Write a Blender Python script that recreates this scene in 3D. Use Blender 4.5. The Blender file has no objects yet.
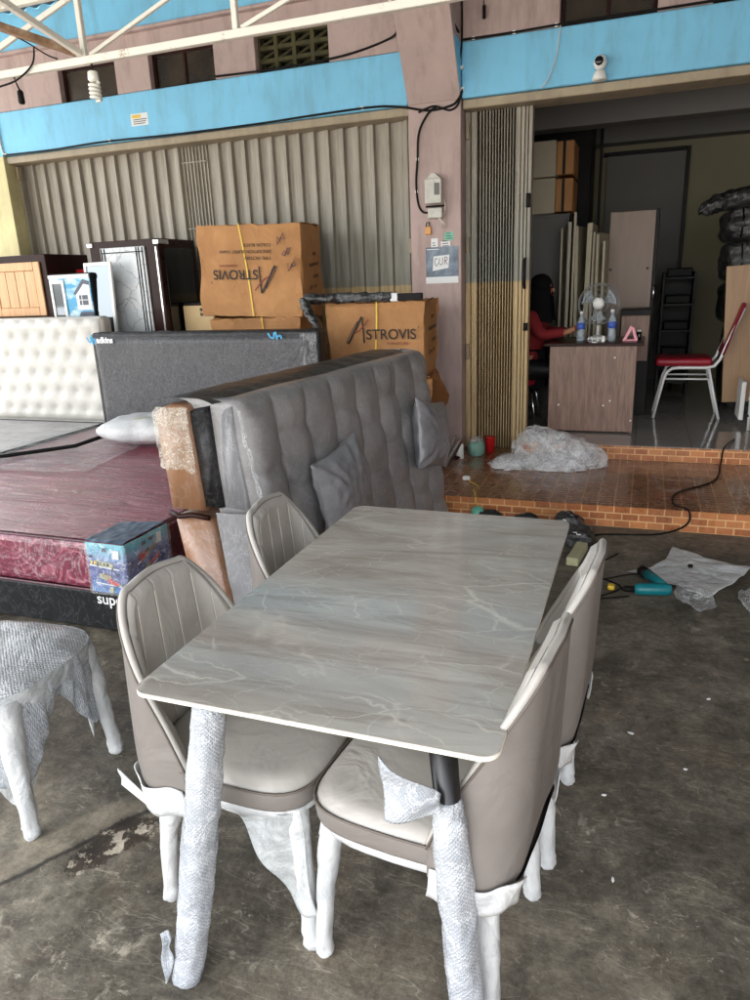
import bpy, bmesh, math, random
from mathutils import Vector, Matrix, noise
random.seed(7)
PI = math.pi
S = bpy.context.scene
COL = S.collection
OFF = {}

# ------------------------------------------------------------------ node / material helpers
def lin(r, g, b):
    f = lambda c: (c/255/12.92) if c/255 <= .04045 else ((c/255+.055)/1.055)**2.4
    return (f(r), f(g), f(b), 1)

class NT:
    def __init__(s, name):
        s.m = bpy.data.materials.new(name); s.m.use_nodes = True
        s.t = s.m.node_tree; s.n = s.t.nodes; s.b = s.n['Principled BSDF']; s.out = s.n['Material Output']
        s._tc = None
    def node(s, typ, ins=None, **kw):
        n = s.n.new(typ)
        for k, v in kw.items(): setattr(n, k, v)
        for k, v in (ins or {}).items(): s.set(n.inputs[k], v)
        return n
    def set(s, sock, v):
        if isinstance(v, bpy.types.NodeSocket): s.t.links.new(v, sock)
        else: sock.default_value = v
    def co(s, kind='Object'):
        if not s._tc: s._tc = s.node('ShaderNodeTexCoord')
        return s._tc.outputs[kind]
    def mapped(s, scale=(1,1,1), rot=(0,0,0), loc=(0,0,0), kind='Object', src=None):
        return s.node('ShaderNodeMapping', {'Vector': src or s.co(kind), 'Scale': scale, 'Rotation': rot, 'Location': loc}).outputs[0]
    def noise(s, scale, detail=4, rough=.55, vec=None, dist=0):
        return s.node('ShaderNodeTexNoise', {'Vector': vec or s.co(), 'Scale': scale, 'Detail': detail, 'Roughness': rough, 'Distortion': dist}).outputs[0]
    def voro(s, scale, vec=None, feature='F1', out='Distance', rnd=1.):
        return s.node('ShaderNodeTexVoronoi', {'Vector': vec or s.co(), 'Scale': scale, 'Randomness': rnd}, feature=feature).outputs[out]
    def ramp(s, fac, stops, interp='LINEAR'):
        n = s.node('ShaderNodeValToRGB', {'Fac': fac}); cr = n.color_ramp; cr.interpolation = interp
        while len(cr.elements) < len(stops): cr.elements.new(.5)
        for e, (p, c) in zip(cr.elements, stops):
            e.position = p; e.color = c if not isinstance(c, (int, float)) else (c, c, c, 1)
        return n.outputs[0]
    def mix(s, fac, a, b, blend='MIX'):
        n = s.node('ShaderNodeMix', data_type='RGBA', blend_type=blend)
        s.set(n.inputs[0], fac); s.set(n.inputs[6], a); s.set(n.inputs[7], b)
        return n.outputs[2]
    def math(s, op, a, b=0., c=0., clamp=False):
        n = s.node('ShaderNodeMath', operation=op, use_clamp=clamp)
        s.set(n.inputs[0], a); s.set(n.inputs[1], b)
        if len(n.inputs) > 2: s.set(n.inputs[2], c)
        return n.outputs[0]
    def sep(s, vec=None):
        return s.node('ShaderNodeSeparateXYZ', {'Vector': vec or s.co()}).outputs
    def bump(s, h, strength=.3, dist=.01, prev=None):
        n = s.node('ShaderNodeBump', {'Height': h, 'Strength': strength, 'Distance': dist})
        if prev: s.set(n.inputs['Normal'], prev)
        return n.outputs[0]
    def fin(s, color=None, rough=None, normal=None, metal=None, spec=None, coat=None, coat_rough=None, sheen=None, alpha=None, coat_normal=None, trans=None, ior=None):
        for k, v in (('Base Color', color), ('Roughness', rough), ('Normal', normal), ('Metallic', metal), ('Specular IOR Level', spec),
                     ('Coat Weight', coat), ('Coat Roughness', coat_rough), ('Sheen Weight', sheen), ('Alpha', alpha), ('Coat Normal', coat_normal), ('Transmission Weight', trans), ('IOR', ior)):
            if v is not None: s.set(s.b.inputs[k], v)
        return s.m

def paint(name, c, rough=.6, var=.12, scale=6, bump=.08, metal=0, coat=0, dirt=None):
    n = NT(name)
    f = n.noise(scale, 6, .65)
    dark = tuple(x*(1-var*2) for x in c[:3])+(1,)
    lite = tuple(min(1, x*(1+var)) for x in c[:3])+(1,)
    col = n.ramp(f, [(.3, dark), (.7, lite)])
    if dirt:
        d = n.ramp(n.noise(2.3, 8, .7, n.mapped((3.2, 1.5, .7))), [(.48, 0), (.72, 1)])
        col = n.mix(n.math('MULTIPLY', d, .55), col, dirt)
    fb = n.noise(scale*14, 4)
    return n.fin(col, n.ramp(f, [(.3, rough*.85), (.7, min(1, rough*1.15))]), n.bump(fb, bump, .003), metal, coat=coat)

MT = {}
MT['mauve'] = paint('mauve_wall_paint', lin(180,159,153), .85, .09, 1.7, .4, dirt=lin(118,98,88))
MT['blue'] = paint('sky_blue_paint', lin(122,194,228), .6, .08, 1.3, .3, dirt=lin(100,140,156))
MT['tan'] = paint('tan_rail_paint', lin(158,144,120), .55, .1, 5, .15, dirt=lin(95,84,70))
MT['cream_wall'] = paint('cream_wall', lin(196,186,140), .8, .1, 4, .2, dirt=lin(140,128,90))
MT['olive_wall'] = paint('olive_interior_wall', lin(136,130,106), .85, .05, 1.5, .15)
MT['grey_wall'] = paint('grey_interior_wall', lin(112,110,107), .8, .05, 1.5, .15)
MT['white_steel'] = None
MT['black'] = paint('black_matt', lin(26,25,26), .45, .1, 8, .1)
MT['black_gloss'] = paint('black_gloss', lin(16,16,18), .12, .05, 8, .02)
MT['dark_brown'] = paint('dark_brown_laminate', lin(44,24,20), .3, .15, 5, .05)
MT['white_pl'] = paint('white_plastic', lin(225,225,220), .35, .03, 8, .05)
MT['grey_pl'] = paint('grey_metal_box', lin(190,188,178), .45, .1, 20, .05)
MT['chrome'] = paint('chrome_tube', lin(215,215,218), .18, .02, 8, .01, metal=1)
MT['steel_leg'] = paint('black_table_leg', lin(24,24,26), .3, .1, 8, .03)
MT['red'] = paint('red_plastic', lin(190,30,34), .3, .08, 8, .03)
MT['teal'] = paint('teal_plastic', lin(16,116,124), .35, .12, 30, .1)
MT['yellow'] = paint('yellow_strap', lin(215,180,48), .4, .05, 8, .03)
MT['orange'] = paint('orange_lock', lin(205,140,50), .35, .1, 20, .03)
MT['ink'] = paint('black_ink', lin(42,30,24), .7, .05, 30, 0)
MT['red_ink'] = paint('red_ink', lin(128,38,30), .6, .05, 30, 0)
MT['pen'] = paint('blue_marker_ink', lin(84,52,58), .7, .05, 30, 0)
MT['white_ink'] = paint('white_ink', lin(228,228,228), .5, .02, 30, 0)
MT['blue_ink'] = paint('blue_ink', lin(60,160,205), .5, .05, 30, 0)
MT['cable'] = paint('black_cable', lin(22,20,20), .55, .1, 30, .05)
MT['wcable'] = paint('white_cable', lin(205,198,185), .55, .1, 30, .05)
MT['pale_tube'] = paint('pale_enamelled_tube', lin(228,228,226), .15, .02, 8, .01, coat=.6)
MT['cable_grey'] = paint('grey_wire', lin(120,120,118), .4, .05, 30, .02)
MT['red_vinyl'] = paint('red_vinyl', lin(150,18,40), .45, .08, 12, .1)
MT['skin'] = paint('skin', lin(166,112,84), .5, .06, 20, .05)
MT['shirt'] = paint('red_shirt', lin(128,22,28), .85, .1, 20, .2)
MT['hijab'] = paint('black_scarf', lin(14,13,15), .9, .1, 20, .2)
MT['cream_lam'] = paint('cream_laminate', lin(208,178,128), .5, .05, 6, .05)
MT['board_edge'] = paint('cream_board', lin(172,164,140), .55, .1, 5, .05)
MT['pale_cab'] = paint('pale_cabinet', lin(176,168,146), .6, .06, 3, .05)
MT['roof_under'] = paint('dull_zinc', lin(96,106,110), .5, .15, 4, .1, metal=.4)
MT['pink'] = paint('pink_plastic', lin(225,150,160), .4, .05, 12, .02)
MT['paper'] = paint('white_paper', lin(222,224,224), .8, .03, 5, .1)
MT['soap'] = paint('pale_yellow_block', lin(176,174,138), .6, .08, 12, .1)
MT['jade'] = paint('jade_plastic', lin(98,176,150), .35, .08, 10, .05)
MT['asphalt'] = paint('yard', lin(176,173,168), .9, .2, 1.3, .3)

for k_ in ('dark_brown', 'black', 'cable', 'hijab'): MT[k_].node_tree.nodes['Principled BSDF'].inputs['Specular IOR Level'].default_value = .15
def m_white_steel():
    n = NT('white_painted_steel')
    r = n.ramp(n.noise(7, 8, .7, n.mapped((1,1,1))), [(.56, 0), (.68, 1)])
    r2 = n.ramp(n.noise(60, 4), [(.45, 0), (.6, 1)])
    m = n.math('MULTIPLY', r, r2)
    return n.fin(n.mix(m, lin(232,228,216), lin(134,82,42)), .5, n.bump(n.noise(40, 4), .2, .003))
MT['white_steel'] = m_white_steel()
def m_rust():
    n = NT('rusty_pipe')
    return n.fin(n.ramp(n.noise(14, 7, .7), [(.3, lin(96,70,50)), (.55, lin(150,118,90)), (.75, lin(190,176,156))]), .75, n.bump(n.noise(60, 5), .4, .004))
MT['rust'] = m_rust()

def m_concrete():
    n = NT('stained_concrete_floor')
    warp = n.noise(1.6, 5, .6)
    v = n.node('ShaderNodeVectorMath', {0: n.co(), 1: n.node('ShaderNodeVectorMath', {0: n.node('ShaderNodeTexNoise', {'Vector': n.co(), 'Scale': 3.5, 'Detail': 4}).outputs[1], 1: (.12,.12,.12)}, operation='MULTIPLY').outputs[0]}, operation='ADD').outputs[0]
    base = n.ramp(n.noise(1.1, 12, .62, v), [(.30, lin(38,34,28)), (.44, lin(60,56,47)), (.56, lin(84,78,67)), (.72, lin(124,116,100))])
    brown = n.ramp(n.noise(2.4, 10, .7, v), [(.5, 0), (.68, 1)])
    base = n.mix(n.math('MULTIPLY', brown, .6), base, lin(86,70,52))
    # pale flaked patches and trowel swirls
    fl = n.ramp(n.noise(9, 12, .75, n.mapped((1,.55,1), (0,0,.5), src=v)), [(.585, 0), (.64, 1)])
    zone = n.ramp(n.noise(.9, 3), [(.46, 0), (.6, 1)])
    base = n.mix(n.math('MULTIPLY', n.math('MULTIPLY', fl, zone), .75), base, lin(172,164,146))
    for a_, sc_, st_ in ((.35, 5., 6.), (-.5, 8., 5.), (1.2, 6., 7.)):
        scr = n.ramp(n.noise(sc_, 8, .8, n.mapped((1, st_, 1), (0, 0, a_), src=v)), [(.56, 0), (.66, 1)])
        zn = n.ramp(n.noise(1.6, 5, .7, n.mapped(loc=(a_*9, 2, 0))), [(.48, 0), (.62, .42)])
        base = n.mix(n.math('MULTIPLY', scr, zn), base, lin(150,143,126))
        scd = n.ramp(n.noise(sc_*1.3, 8, .8, n.mapped((1, st_, 1), (0, 0, a_+.4), (4,1,0), src=v)), [(.55, 0), (.66, .5)])
        base = n.mix(scd, base, lin(44,39,31))
    dk = n.ramp(n.noise(2.2, 12, .75, v), [(.54, 0), (.66, .75)])
    base = n.mix(dk, base, lin(44,38,30))
    # thin pale scratches
    for k, (a, sc) in enumerate(((.5, 3.), (1.9, 2.2))):
        w = n.ramp(n.noise(sc, 2, .5, n.mapped((1, 7, 1), (0, 0, a), src=v)), [(.497, 0), (.5, 1), (.503, 0)])
        base = n.mix(n.math('MULTIPLY', w, .3), base, lin(180,172,156))
    # fine grit
    g = n.ramp(n.noise(90, 6, .8), [(.35, 0), (.7, 1)])
    g2 = n.ramp(n.noise(34, 8, .8, v), [(.42, 0), (.66, 1)])
    base = n.mix(n.math('MULTIPLY', g2, .22), base, lin(150,142,124))
    blot = n.ramp(n.noise(1.7, 10, .7, n.mapped((1,1,1), (0,0,0), (7,3,0), src=v)), [(.52, 0), (.66, .55)])
    base = n.mix(blot, base, lin(140,133,116))
    g3 = n.ramp(n.noise(20, 8, .85, v), [(.56, 0), (.7, 1)])
    base = n.mix(n.math('MULTIPLY', g3, .5), base, lin(40,36,30))
    base = n.mix(n.math('MULTIPLY', g, .2), base, lin(150,142,126))
    sp = n.ramp(n.voro(26), [(.035, 1), (.05, 0)])
    base = n.mix(n.math('MULTIPLY', sp, .15), base, lin(206,200,188))
    # construction joint: a paler mortar band, running away to the right
    x, y, z = n.sep(n.co())[:3]
    d = n.math('ADD', n.math('MULTIPLY', n.math('ADD', x, 1.66), -.872), n.math('MULTIPLY', n.math('ADD', y, -1.05), .49))
    d = n.math('ADD', d, n.math('MULTIPLY', n.math('ADD', n.noise(5, 4), -.5), .05))
    band = n.ramp(n.math('ABSOLUTE', d), [(.035, 1), (.055, 0)])
    lim = n.ramp(n.math('ADD', n.math('MULTIPLY', y, .3), 0.), [(.62, 1), (.72, 0)])
    base = n.mix(n.math('MULTIPLY', n.math('MULTIPLY', band, lim), .62), base, lin(136,126,108))
    edge = n.ramp(n.math('ABSOLUTE', n.math('ADD', d, .062)), [(.004, 1), (.012, 0)])
    base = n.mix(n.math('MULTIPLY', n.math('MULTIPLY', edge, lim), .8), base, lin(30,27,23))
    # broken hole by the joint, with pale crumbs in it
    dx = n.math('ADD', x, 1.36); dy = n.math('ADD', y, -1.33)
    a1 = n.math('ADD', n.math('MULTIPLY', dx, .49), n.math('MULTIPLY', dy, .872)); b1 = n.math('ADD', n.math('MULTIPLY', dx, -.872), n.math('MULTIPLY', dy, .49))
    rr = n.math('SQRT', n.math('ADD', n.math('POWER', n.math('MULTIPLY', a1, 1.0), 2.), n.math('POWER', n.math('MULTIPLY', b1, 2.1), 2.)))
    rr = n.math('ADD', rr, n.math('MULTIPLY', n.math('ADD', n.noise(9, 6, .7), -.5), .32))
    hole = n.ramp(rr, [(.12, 1), (.15, 0)])
    crumb = n.ramp(n.noise(16, 6, .7), [(.52, 0), (.56, 1)])
    hc = n.mix(crumb, lin(46,36,26), lin(168,158,140))
    base = n.mix(n.math('MULTIPLY', hole, .85), base, hc)
    base = n.mix(1., base, n.ramp(n.noise(2.6, 12, .72, v), [(.34, .48), (.5, .95), (.66, 1.5)]), 'MULTIPLY')
    base = n.mix(1., base, n.ramp(n.noise(13, 12, .8, v), [(.34, .55), (.5, 1.), (.66, 1.45)]), 'MULTIPLY')
    chip = n.math('MULTIPLY', n.ramp(n.noise(18, 9, .75, n.mapped((1,1.5,1), (0,0,.4), src=v)), [(.60, 0), (.645, 1)]), n.ramp(n.noise(1.3, 4, .6, n.mapped(loc=(3,8,0))), [(.46, 0), (.58, 1)]))
    base = n.mix(n.math('MULTIPLY', chip, .65), base, lin(166,160,144))
    base = n.node('ShaderNodeHueSaturation', {'Color': base, 'Saturation': .92, 'Value': 1.2}).outputs[0]
    h = n.math('ADD', n.math('MULTIPLY', n.noise(22, 10, .75), .6), n.math('MULTIPLY', hole, -.6))
    rough = n.ramp(n.noise(2.2, 8, .7, v), [(.35, .42), (.65, .78)])
    return n.fin(base, rough, n.bump(h, .45, .012, n.bump(n.noise(150, 4), .25, .002)), spec=.4)
MT['concrete'] = m_concrete()

def brick(name, w, hgt, mort, c1, c2, cm, rot=(0,0,0), off=.5, rough=.4, coat=0, bump=.3, stain=.2):
    n = NT(name)
    b = n.node('ShaderNodeTexBrick', {'Vector': n.mapped((1,1,1), rot), 'Color1': c1, 'Color2': c2, 'Mortar': cm, 'Scale': 1., 'Mortar Size': mort, 'Mortar Smooth': .2,
                                      'Bias': 0., 'Brick Width': w, 'Row Height': hgt}, offset=off)
    col = n.mix(n.math('MULTIPLY', n.ramp(n.noise(3, 8, .7), [(.4, 0), (.75, 1)]), stain), b.outputs[0], lin(60,42,30))
    col = n.mix(n.math('MULTIPLY', n.ramp(n.noise(50, 4), [(.4, 0), (.7, 1)]), .18), col, lin(215,170,120))
    return n.fin(col, n.ramp(n.noise(5, 6, .7), [(.3, rough*.6), (.7, rough*1.5)]), n.bump(n.math('SUBTRACT', 1., b.outputs[1]), bump, .004), coat=coat)
MT['riser'] = brick('brick_tile_riser', .098, .046, .0045, lin(206,132,78), lin(160,88,48), lin(226,178,124), (PI/2,0,0), .5, .35, 0, .3, .5)
MT['porch'] = brick('brown_porch_tile', .1, .05, .004, lin(124,76,50), lin(98,58,40), lin(186,146,112), (0,0,0), 0., .25, .3, .3, .3)
MT['tile'] = brick('grey_polished_tile', .4, .4, .002, lin(150,149,147), lin(142,141,139), lin(84,82,80), (0,0,0), 0., .1, .4, .1, .1)

def m_shutter():
    n = NT('weathered_shutter_steel')
    x, y, z = n.sep()[:3]
    st = n.noise(3, 10, .75, n.mapped((9, 9, .5)))
    up = n.ramp(st, [(.3, lin(112,105,95)), (.5, lin(146,139,126)), (.72, lin(170,163,149))])
    lo = n.ramp(st, [(.3, lin(152,128,90)), (.5, lin(184,160,118)), (.72, lin(202,182,144))])
    gr = n.ramp(st, [(.3, lin(104,108,100)), (.7, lin(134,138,128))])
    zz = n.math('ADD', z, n.math('MULTIPLY', n.noise(14, 2, .5, n.mapped((1,1,.05))), .03))
    right = n.ramp(n.math('MULTIPLY', n.math('ADD', x, 2.6), .5), [(.1, 0), (.5, 1)])
    up = n.mix(n.math('MULTIPLY', right, n.ramp(n.math('SUBTRACT', 2.35, zz), [(0., 0), (.6, .55)])), up, gr)
    col = n.mix(n.ramp(n.math('SUBTRACT', 1.515, zz), [(0, 0), (.012, 1)]), up, lo)
    rust = n.ramp(n.noise(6, 9, .8, n.mapped((4, 4, .8))), [(.6, 0), (.74, 1)])
    col = n.mix(n.math('MULTIPLY', rust, .5), col, lin(84,66,46))
    return n.fin(col, .6, n.bump(n.noise(40, 5, .6, n.mapped((2,2,.4))), .2, .004), .15)
MT['shutter'] = m_shutter()

def m_stone():
    n = NT('grey_sintered_stone')
    v = n.mapped((.5, 1.5, 1), (0,0,.10))
    base = n.ramp(n.noise(2.6, 12, .62, v, 1.2), [(.28, lin(134,129,120)), (.42, lin(156,151,143)), (.55, lin(172,168,160)), (.7, lin(190,187,179))])
    streak = n.ramp(n.noise(5, 8, .65, n.mapped((.35, 3.4, 1), (0,0,.14)), 1.5), [(.52, 0), (.72, 1)])
    base = n.mix(n.math('MULTIPLY', streak, .62), base, lin(116,107,96))
    wv = n.node('ShaderNodeVectorMath', {0: n.co(), 1: n.node('ShaderNodeVectorMath', {0: n.node('ShaderNodeTexNoise', {'Vector': n.co(), 'Scale': 6., 'Detail': 9}).outputs[1], 1: (.16,.13,.1)}, operation='MULTIPLY').outputs[0]}, operation='ADD').outputs[0]
    col = base
    for k, (sc, mp, wd, am) in enumerate(((2.3, (.55,1.9,1), .008, .75), (4.2, (.7,1.6,1), .007, .6), (9, (.8,1.3,1), .010, .42))):
        e = n.voro(sc, n.mapped((mp[0]*1.1, mp[1]*1.5, 1), (0,0,.75+.22*k), (k*3.1, k, 0), src=wv), 'DISTANCE_TO_EDGE')
        ln = n.ramp(e, [(0, 1), (wd, .5), (wd*2.6, 0)])
        br = n.ramp(n.noise(3.3+k, 4, .6, n.mapped(loc=(k*5, 0, 0))), [(.42, 0), (.6, 1)])
        col = n.mix(n.math('MULTIPLY', n.math('MULTIPLY', ln, br), am), col, lin(212,206,194))
    grain = n.noise(240, 3, .6)
    col = n.mix(n.math('MULTIPLY', n.ramp(grain, [(.4, 0), (.7, 1)]), .12), col, lin(210,205,195))
    return n.fin(col, n.ramp(n.noise(6, 6), [(.3, .05), (.7, .11)]), n.bump(grain, .04, .001), spec=.5)
MT['stone'] = m_stone()
MT['stone_edge'] = paint('pale_stone_edge', lin(226,221,206), .45, .05, 10, .08)

def leather(name, c, rough=.42):
    n = NT(name)
    g = n.voro(520); f = n.noise(5, 5)
    col = n.ramp(f, [(.3, tuple(x*.9 for x in c[:3])+(1,)), (.7, tuple(min(1, x*1.06) for x in c[:3])+(1,))])
    cr = n.noise(16, 5, .6, dist=1.)
    return n.fin(col, n.ramp(f, [(.3, rough*.85), (.7, rough*1.2)]), n.bump(n.noise(5, 3, .5, n.mapped((1,1,1)), 1.5), .35, .03, n.bump(cr, .22, .006, n.bump(g, .25, .0008))), spec=.5)
MT['lea_in'] = leather('pale_grey_leatherette', lin(174,170,163), .38)
MT['lea_out'] = leather('taupe_leatherette', lin(120,114,109), .4)
MT['lea_pipe'] = leather('dark_taupe_piping', lin(96,88,80), .45)
MT['stitch'] = paint('pale_stitching', lin(224,219,205), .7, .03, 40, .1)

def m_foam():
    n = NT('white_foam_wrap')
    f = n.noise(30, 6, .7, dist=.8)
    return n.fin(n.ramp(n.noise(9, 5), [(.3, lin(178,180,181)), (.7, lin(208,209,207))]), .5, n.bump(f, .5, .008, n.bump(n.noise(8, 3, dist=1.5), .4, .03)), spec=.5)
MT['foam'] = m_foam()
def m_bubble(name, op=.88, c=(204,208,213), k=150., dk=(150,157,165), mixamt=.55, src='UV'):
    n = NT(name)
    v = n.mapped((1,1,1), (0,0,PI/4), src=n.co(src))
    d = n.node('ShaderNodeTexVoronoi', {'Vector': v, 'Scale': k, 'Randomness': .3}, voronoi_dimensions='2D').outputs[0]
    dome = n.ramp(d, [(0, 1), (.22, .9), (.44, 0)])
    lo = n.noise(6, 5, .6, dist=1.5)
    col = n.mix(n.math('MULTIPLY', n.math('SUBTRACT', 1., dome), mixamt), lin(*c), lin(*dk))
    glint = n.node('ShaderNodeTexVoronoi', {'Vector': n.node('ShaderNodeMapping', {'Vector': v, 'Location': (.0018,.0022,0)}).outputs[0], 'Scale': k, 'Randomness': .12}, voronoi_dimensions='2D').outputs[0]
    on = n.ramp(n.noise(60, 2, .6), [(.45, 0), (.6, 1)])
    col = n.mix(n.math('MULTIPLY', n.ramp(glint, [(.06, 1), (.13, 0)]), on), col, lin(248,250,252))  # sparkle on the bubbles, painted in as near-white dots
    col = n.mix(n.ramp(lo, [(.40, 0), (.62, .5)]), col, lin(*[int(q*.93) for q in dk]))
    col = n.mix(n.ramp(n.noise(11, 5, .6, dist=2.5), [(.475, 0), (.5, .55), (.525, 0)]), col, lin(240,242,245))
    al = n.ramp(n.noise(7, 4), [(.3, op-.12), (.7, min(1., op+.1))])
    return n.fin(col, .2, n.bump(dome, .6, .003, n.bump(lo, .6, .03)), spec=.6, alpha=al)
MT['bubble'] = m_bubble('bubble_wrap')
MT['bubble_seat'] = m_bubble('bubble_wrap_over_seat', .95, (204,207,208), 120, (160,164,166), .5, 'Object')

def m_film(name, alpha=.3, c=(225,228,228), sc=9, st=.9, ridge=.35):
    n = NT(name)
    w = n.noise(sc, 7, .62, n.mapped((1,1,1)), 2.2)
    w2 = n.ramp(n.noise(sc*1.7, 5, .6, dist=3.), [(.475, 0), (.5, 1), (.525, 0)])
    w3 = n.ramp(n.noise(sc*.7, 4, .6, dist=2.), [(.4, 0), (.62, 1)])
    al = n.math('ADD', n.math('ADD', n.math('MULTIPLY', w2, ridge), n.math('MULTIPLY', w3, alpha*.7)), alpha*.6, clamp=True)
    return n.fin(lin(*c), .1, n.bump(w, st, .03), spec=1., alpha=al)
MT['film'] = m_film('clear_plastic_film', .20, sc=14)
MT['film_glint'] = m_film('shiny_crumpled_film', .26, (235,225,205), 9, 1., .5)
MT['film_thin'] = m_film('thin_clear_film', .16, sc=12)
MT['film_milky'] = m_film('milky_film', .72, (206,210,210), 7, .6, .12)
MT['film_heap'] = m_film('crumpled_clear_film', .36, (244,245,245), 5, .6, .3)

def wrapped(name, c, c2=None, sc=7, stretch=(1,1,1), coat=.9, st=.5, glare=.25, rough=.6, pattern=None, spec=.4):
    """a material seen through tight clear plastic: the fabric below, a wrinkled clear coat above"""
    n = NT(name)
    c2 = c2 or tuple(x*.7 for x in c[:3])+(1,)
    f = n.noise(4, 6, .6)
    col = n.ramp(f, [(.3, c2), (.7, c)])
    if pattern: col = pattern(n, col)
    wr = n.noise(sc, 8, .62, n.mapped(stretch), 1.8)
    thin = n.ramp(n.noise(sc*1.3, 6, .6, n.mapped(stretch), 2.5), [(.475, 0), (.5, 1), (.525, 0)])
    col = n.mix(n.math('MULTIPLY', thin, glare), col, lin(206,206,206))  # pale glare streaks of the plastic, painted into the base colour
    nm = n.bump(wr, st, .03)
    return n.fin(col, rough, n.bump(n.noise(40, 4), .15, .004, n.bump(wr, st*.5, .02)), coat=coat, coat_rough=.1, coat_normal=nm, spec=spec)
MT['velvet'] = wrapped('grey_velvet_under_plastic', lin(146,144,143), lin(112,110,109), 5, (1,1,1), .6, .5, .14, .42)
MT['velvet_end'] = wrapped('grey_fabric_under_plastic', lin(142,142,144), lin(112,112,114), 7, (1,1,.5), .8, .6, .25, .5)
MT['satin'] = wrapped('grey_satin_cushion', lin(140,140,143), lin(110,110,113), 6, (1,1,1), .6, .3, .06, .28)
MT['brown_lea'] = wrapped('brown_leather_under_plastic', lin(150,110,80), lin(122,86,60), 6, (1,1,.6), .6, .35, .14, .45)
MT['brown_tape'] = wrapped('crumpled_shiny_film_on_brown', lin(150,120,90), lin(84,60,42), 8, (1,1,.45), 1., 1., .5, .22)
MT['black_fab'] = wrapped('black_fabric_under_plastic', lin(34,33,34), lin(20,20,21), 9, (1,1,1), .3, .6, .05, .5, None, .2)
MT['brown_black'] = wrapped('dark_brown_top_under_plastic', lin(34,29,26), lin(14,12,11), 9, (1,.4,1), .14, .6, .12, .35, None, .15)
MT['black_wrap'] = wrapped('crumpled_black_plastic', lin(20,20,22), lin(8,8,9), 9, (1,1,1), 1., 1.1, .16, .3)
MT['white_quilt'] = wrapped('white_leather_under_plastic', lin(196,193,184), lin(178,175,167), 10, (1,1,.5), .4, .3, .1, .5)
MT['grey_sheet'] = wrapped('grey_mattress_under_plastic', lin(160,158,158), lin(126,124,124), 8, (.35,3,1), .9, .8, .5, .4)
MT['divan'] = wrapped('black_divan_under_plastic', lin(32,34,36), lin(22,24,25), 6, (1,1,1), .10, .3, .05, .5, None, .12)
def mesh_pat(n, col):
    d = n.ramp(n.voro(70, rnd=.8), [(.1, 0), (.5, 1)])
    return n.mix(n.math('MULTIPLY', d, .2), col, lin(130,130,132))
MT['dark_mesh'] = wrapped('charcoal_leather_under_plastic', lin(50,50,53), lin(34,34,37), 8, (1,1,.6), .2, .6, .07, .4, mesh_pat, .2)
def damask(n, col):
    v = n.node('ShaderNodeVectorMath', {0: n.co(), 1: n.node('ShaderNodeVectorMath', {0: n.node('ShaderNodeTexNoise', {'Vector': n.co(), 'Scale': 5.}).outputs[1], 1: (.16,.16,.16)}, operation='MULTIPLY').outputs[0]}, operation='ADD').outputs[0]
    r = n.node('ShaderNodeTexVoronoi', {'Vector': v, 'Scale': 4.2}, feature='F1').outputs[0]
    w = n.ramp(n.math('SINE', n.math('MULTIPLY', r, 62.)), [(.35, 0), (.7, 1)])
    br = n.ramp(n.noise(14, 3), [(.4, .2), (.6, 1)])
    return n.mix(n.math('MULTIPLY', n.math('MULTIPLY', w, br), .5), col, lin(186,110,124))
MT['burgundy'] = wrapped('burgundy_damask_under_plastic', lin(138,34,60), lin(108,20,44), 4, (.4,2.6,1), .65, 1.2, .22, .28, damask)
MT['burg_side'] = wrapped('burgundy_damask_side', lin(112,22,54), lin(88,14,40), 6, (1,1,1), .9, .6, .3, .35, damask)
MT['plum'] = wrapped('dark_burgundy_side', lin(84,22,40), lin(60,14,30), 6, (1,1,1), .7, .4, .08, .5)
def m_print():
    n = NT('blue_printed_plastic')
    z = n.sep()[2]
    zz = n.math('MULTIPLY', n.math('ADD', z, -.25), 4.)
    f = n.noise(18, 5, .6, dist=.6)
    col = n.ramp(n.math('ADD', zz, n.math('MULTIPLY', n.math('ADD', f, -.5), .35)), [(.0, lin(30,120,190)), (.3, lin(40,60,140)), (.55, lin(52,62,130)), (.68, lin(120,150,190)), (.82, lin(60,160,185)), (1, lin(120,200,210))])
    col = n.mix(n.ramp(n.noise(30, 3, .6, dist=2), [(.6, 0), (.66, .7)]), col, lin(225,235,240))
    wr = n.noise(14, 6, .6, dist=1.8)
    return n.fin(col, .3, n.bump(wr, .6, .015), coat=1., coat_rough=.08)
MT['print'] = m_print()
def m_cardboard(name, c=(186,137,88), d=(154,109,67)):
    n = NT(name)
    f = n.noise(3, 7, .6)
    col = n.ramp(f, [(.3, lin(*d)), (.7, lin(*c))])
    col = n.mix(n.ramp(n.noise(5, 8, .75, n.mapped((1,1,.6))), [(.62, 0), (.75, .35)]), col, lin(120,78,42))
    return n.fin(col, .7, n.bump(n.noise(4, 5, .6, dist=1.), .5, .03, n.bump(n.noise(60, 3, .5, n.mapped((1,1,.1))), .1, .002)), spec=.3)
MT['card'] = m_cardboard('brown_cardboard')
MT['card_d'] = m_cardboard('darker_cardboard', (162,112,68), (130,88,52))
def m_wood(name, c1, c2, sc=1., rough=.45):
    n = NT(name)
    w = n.noise(3*sc, 8, .65, n.mapped((9, 9, .9)), .8)
    return n.fin(n.ramp(w, [(.3, lin(*c1)), (.7, lin(*c2))]), rough, n.bump(w, .1, .002))
MT['desk_wood'] = m_wood('brown_desk_laminate', (98,74,62), (146,116,98), 1.6)
MT['oak'] = m_wood('light_oak', (186,138,92), (214,170,122))
MT['panel_wood'] = m_wood('beige_panel', (118,98,84), (132,112,97), .4)
MT['ply'] = m_wood('tan_plywood', (142,110,78), (166,132,96), .6)
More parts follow.
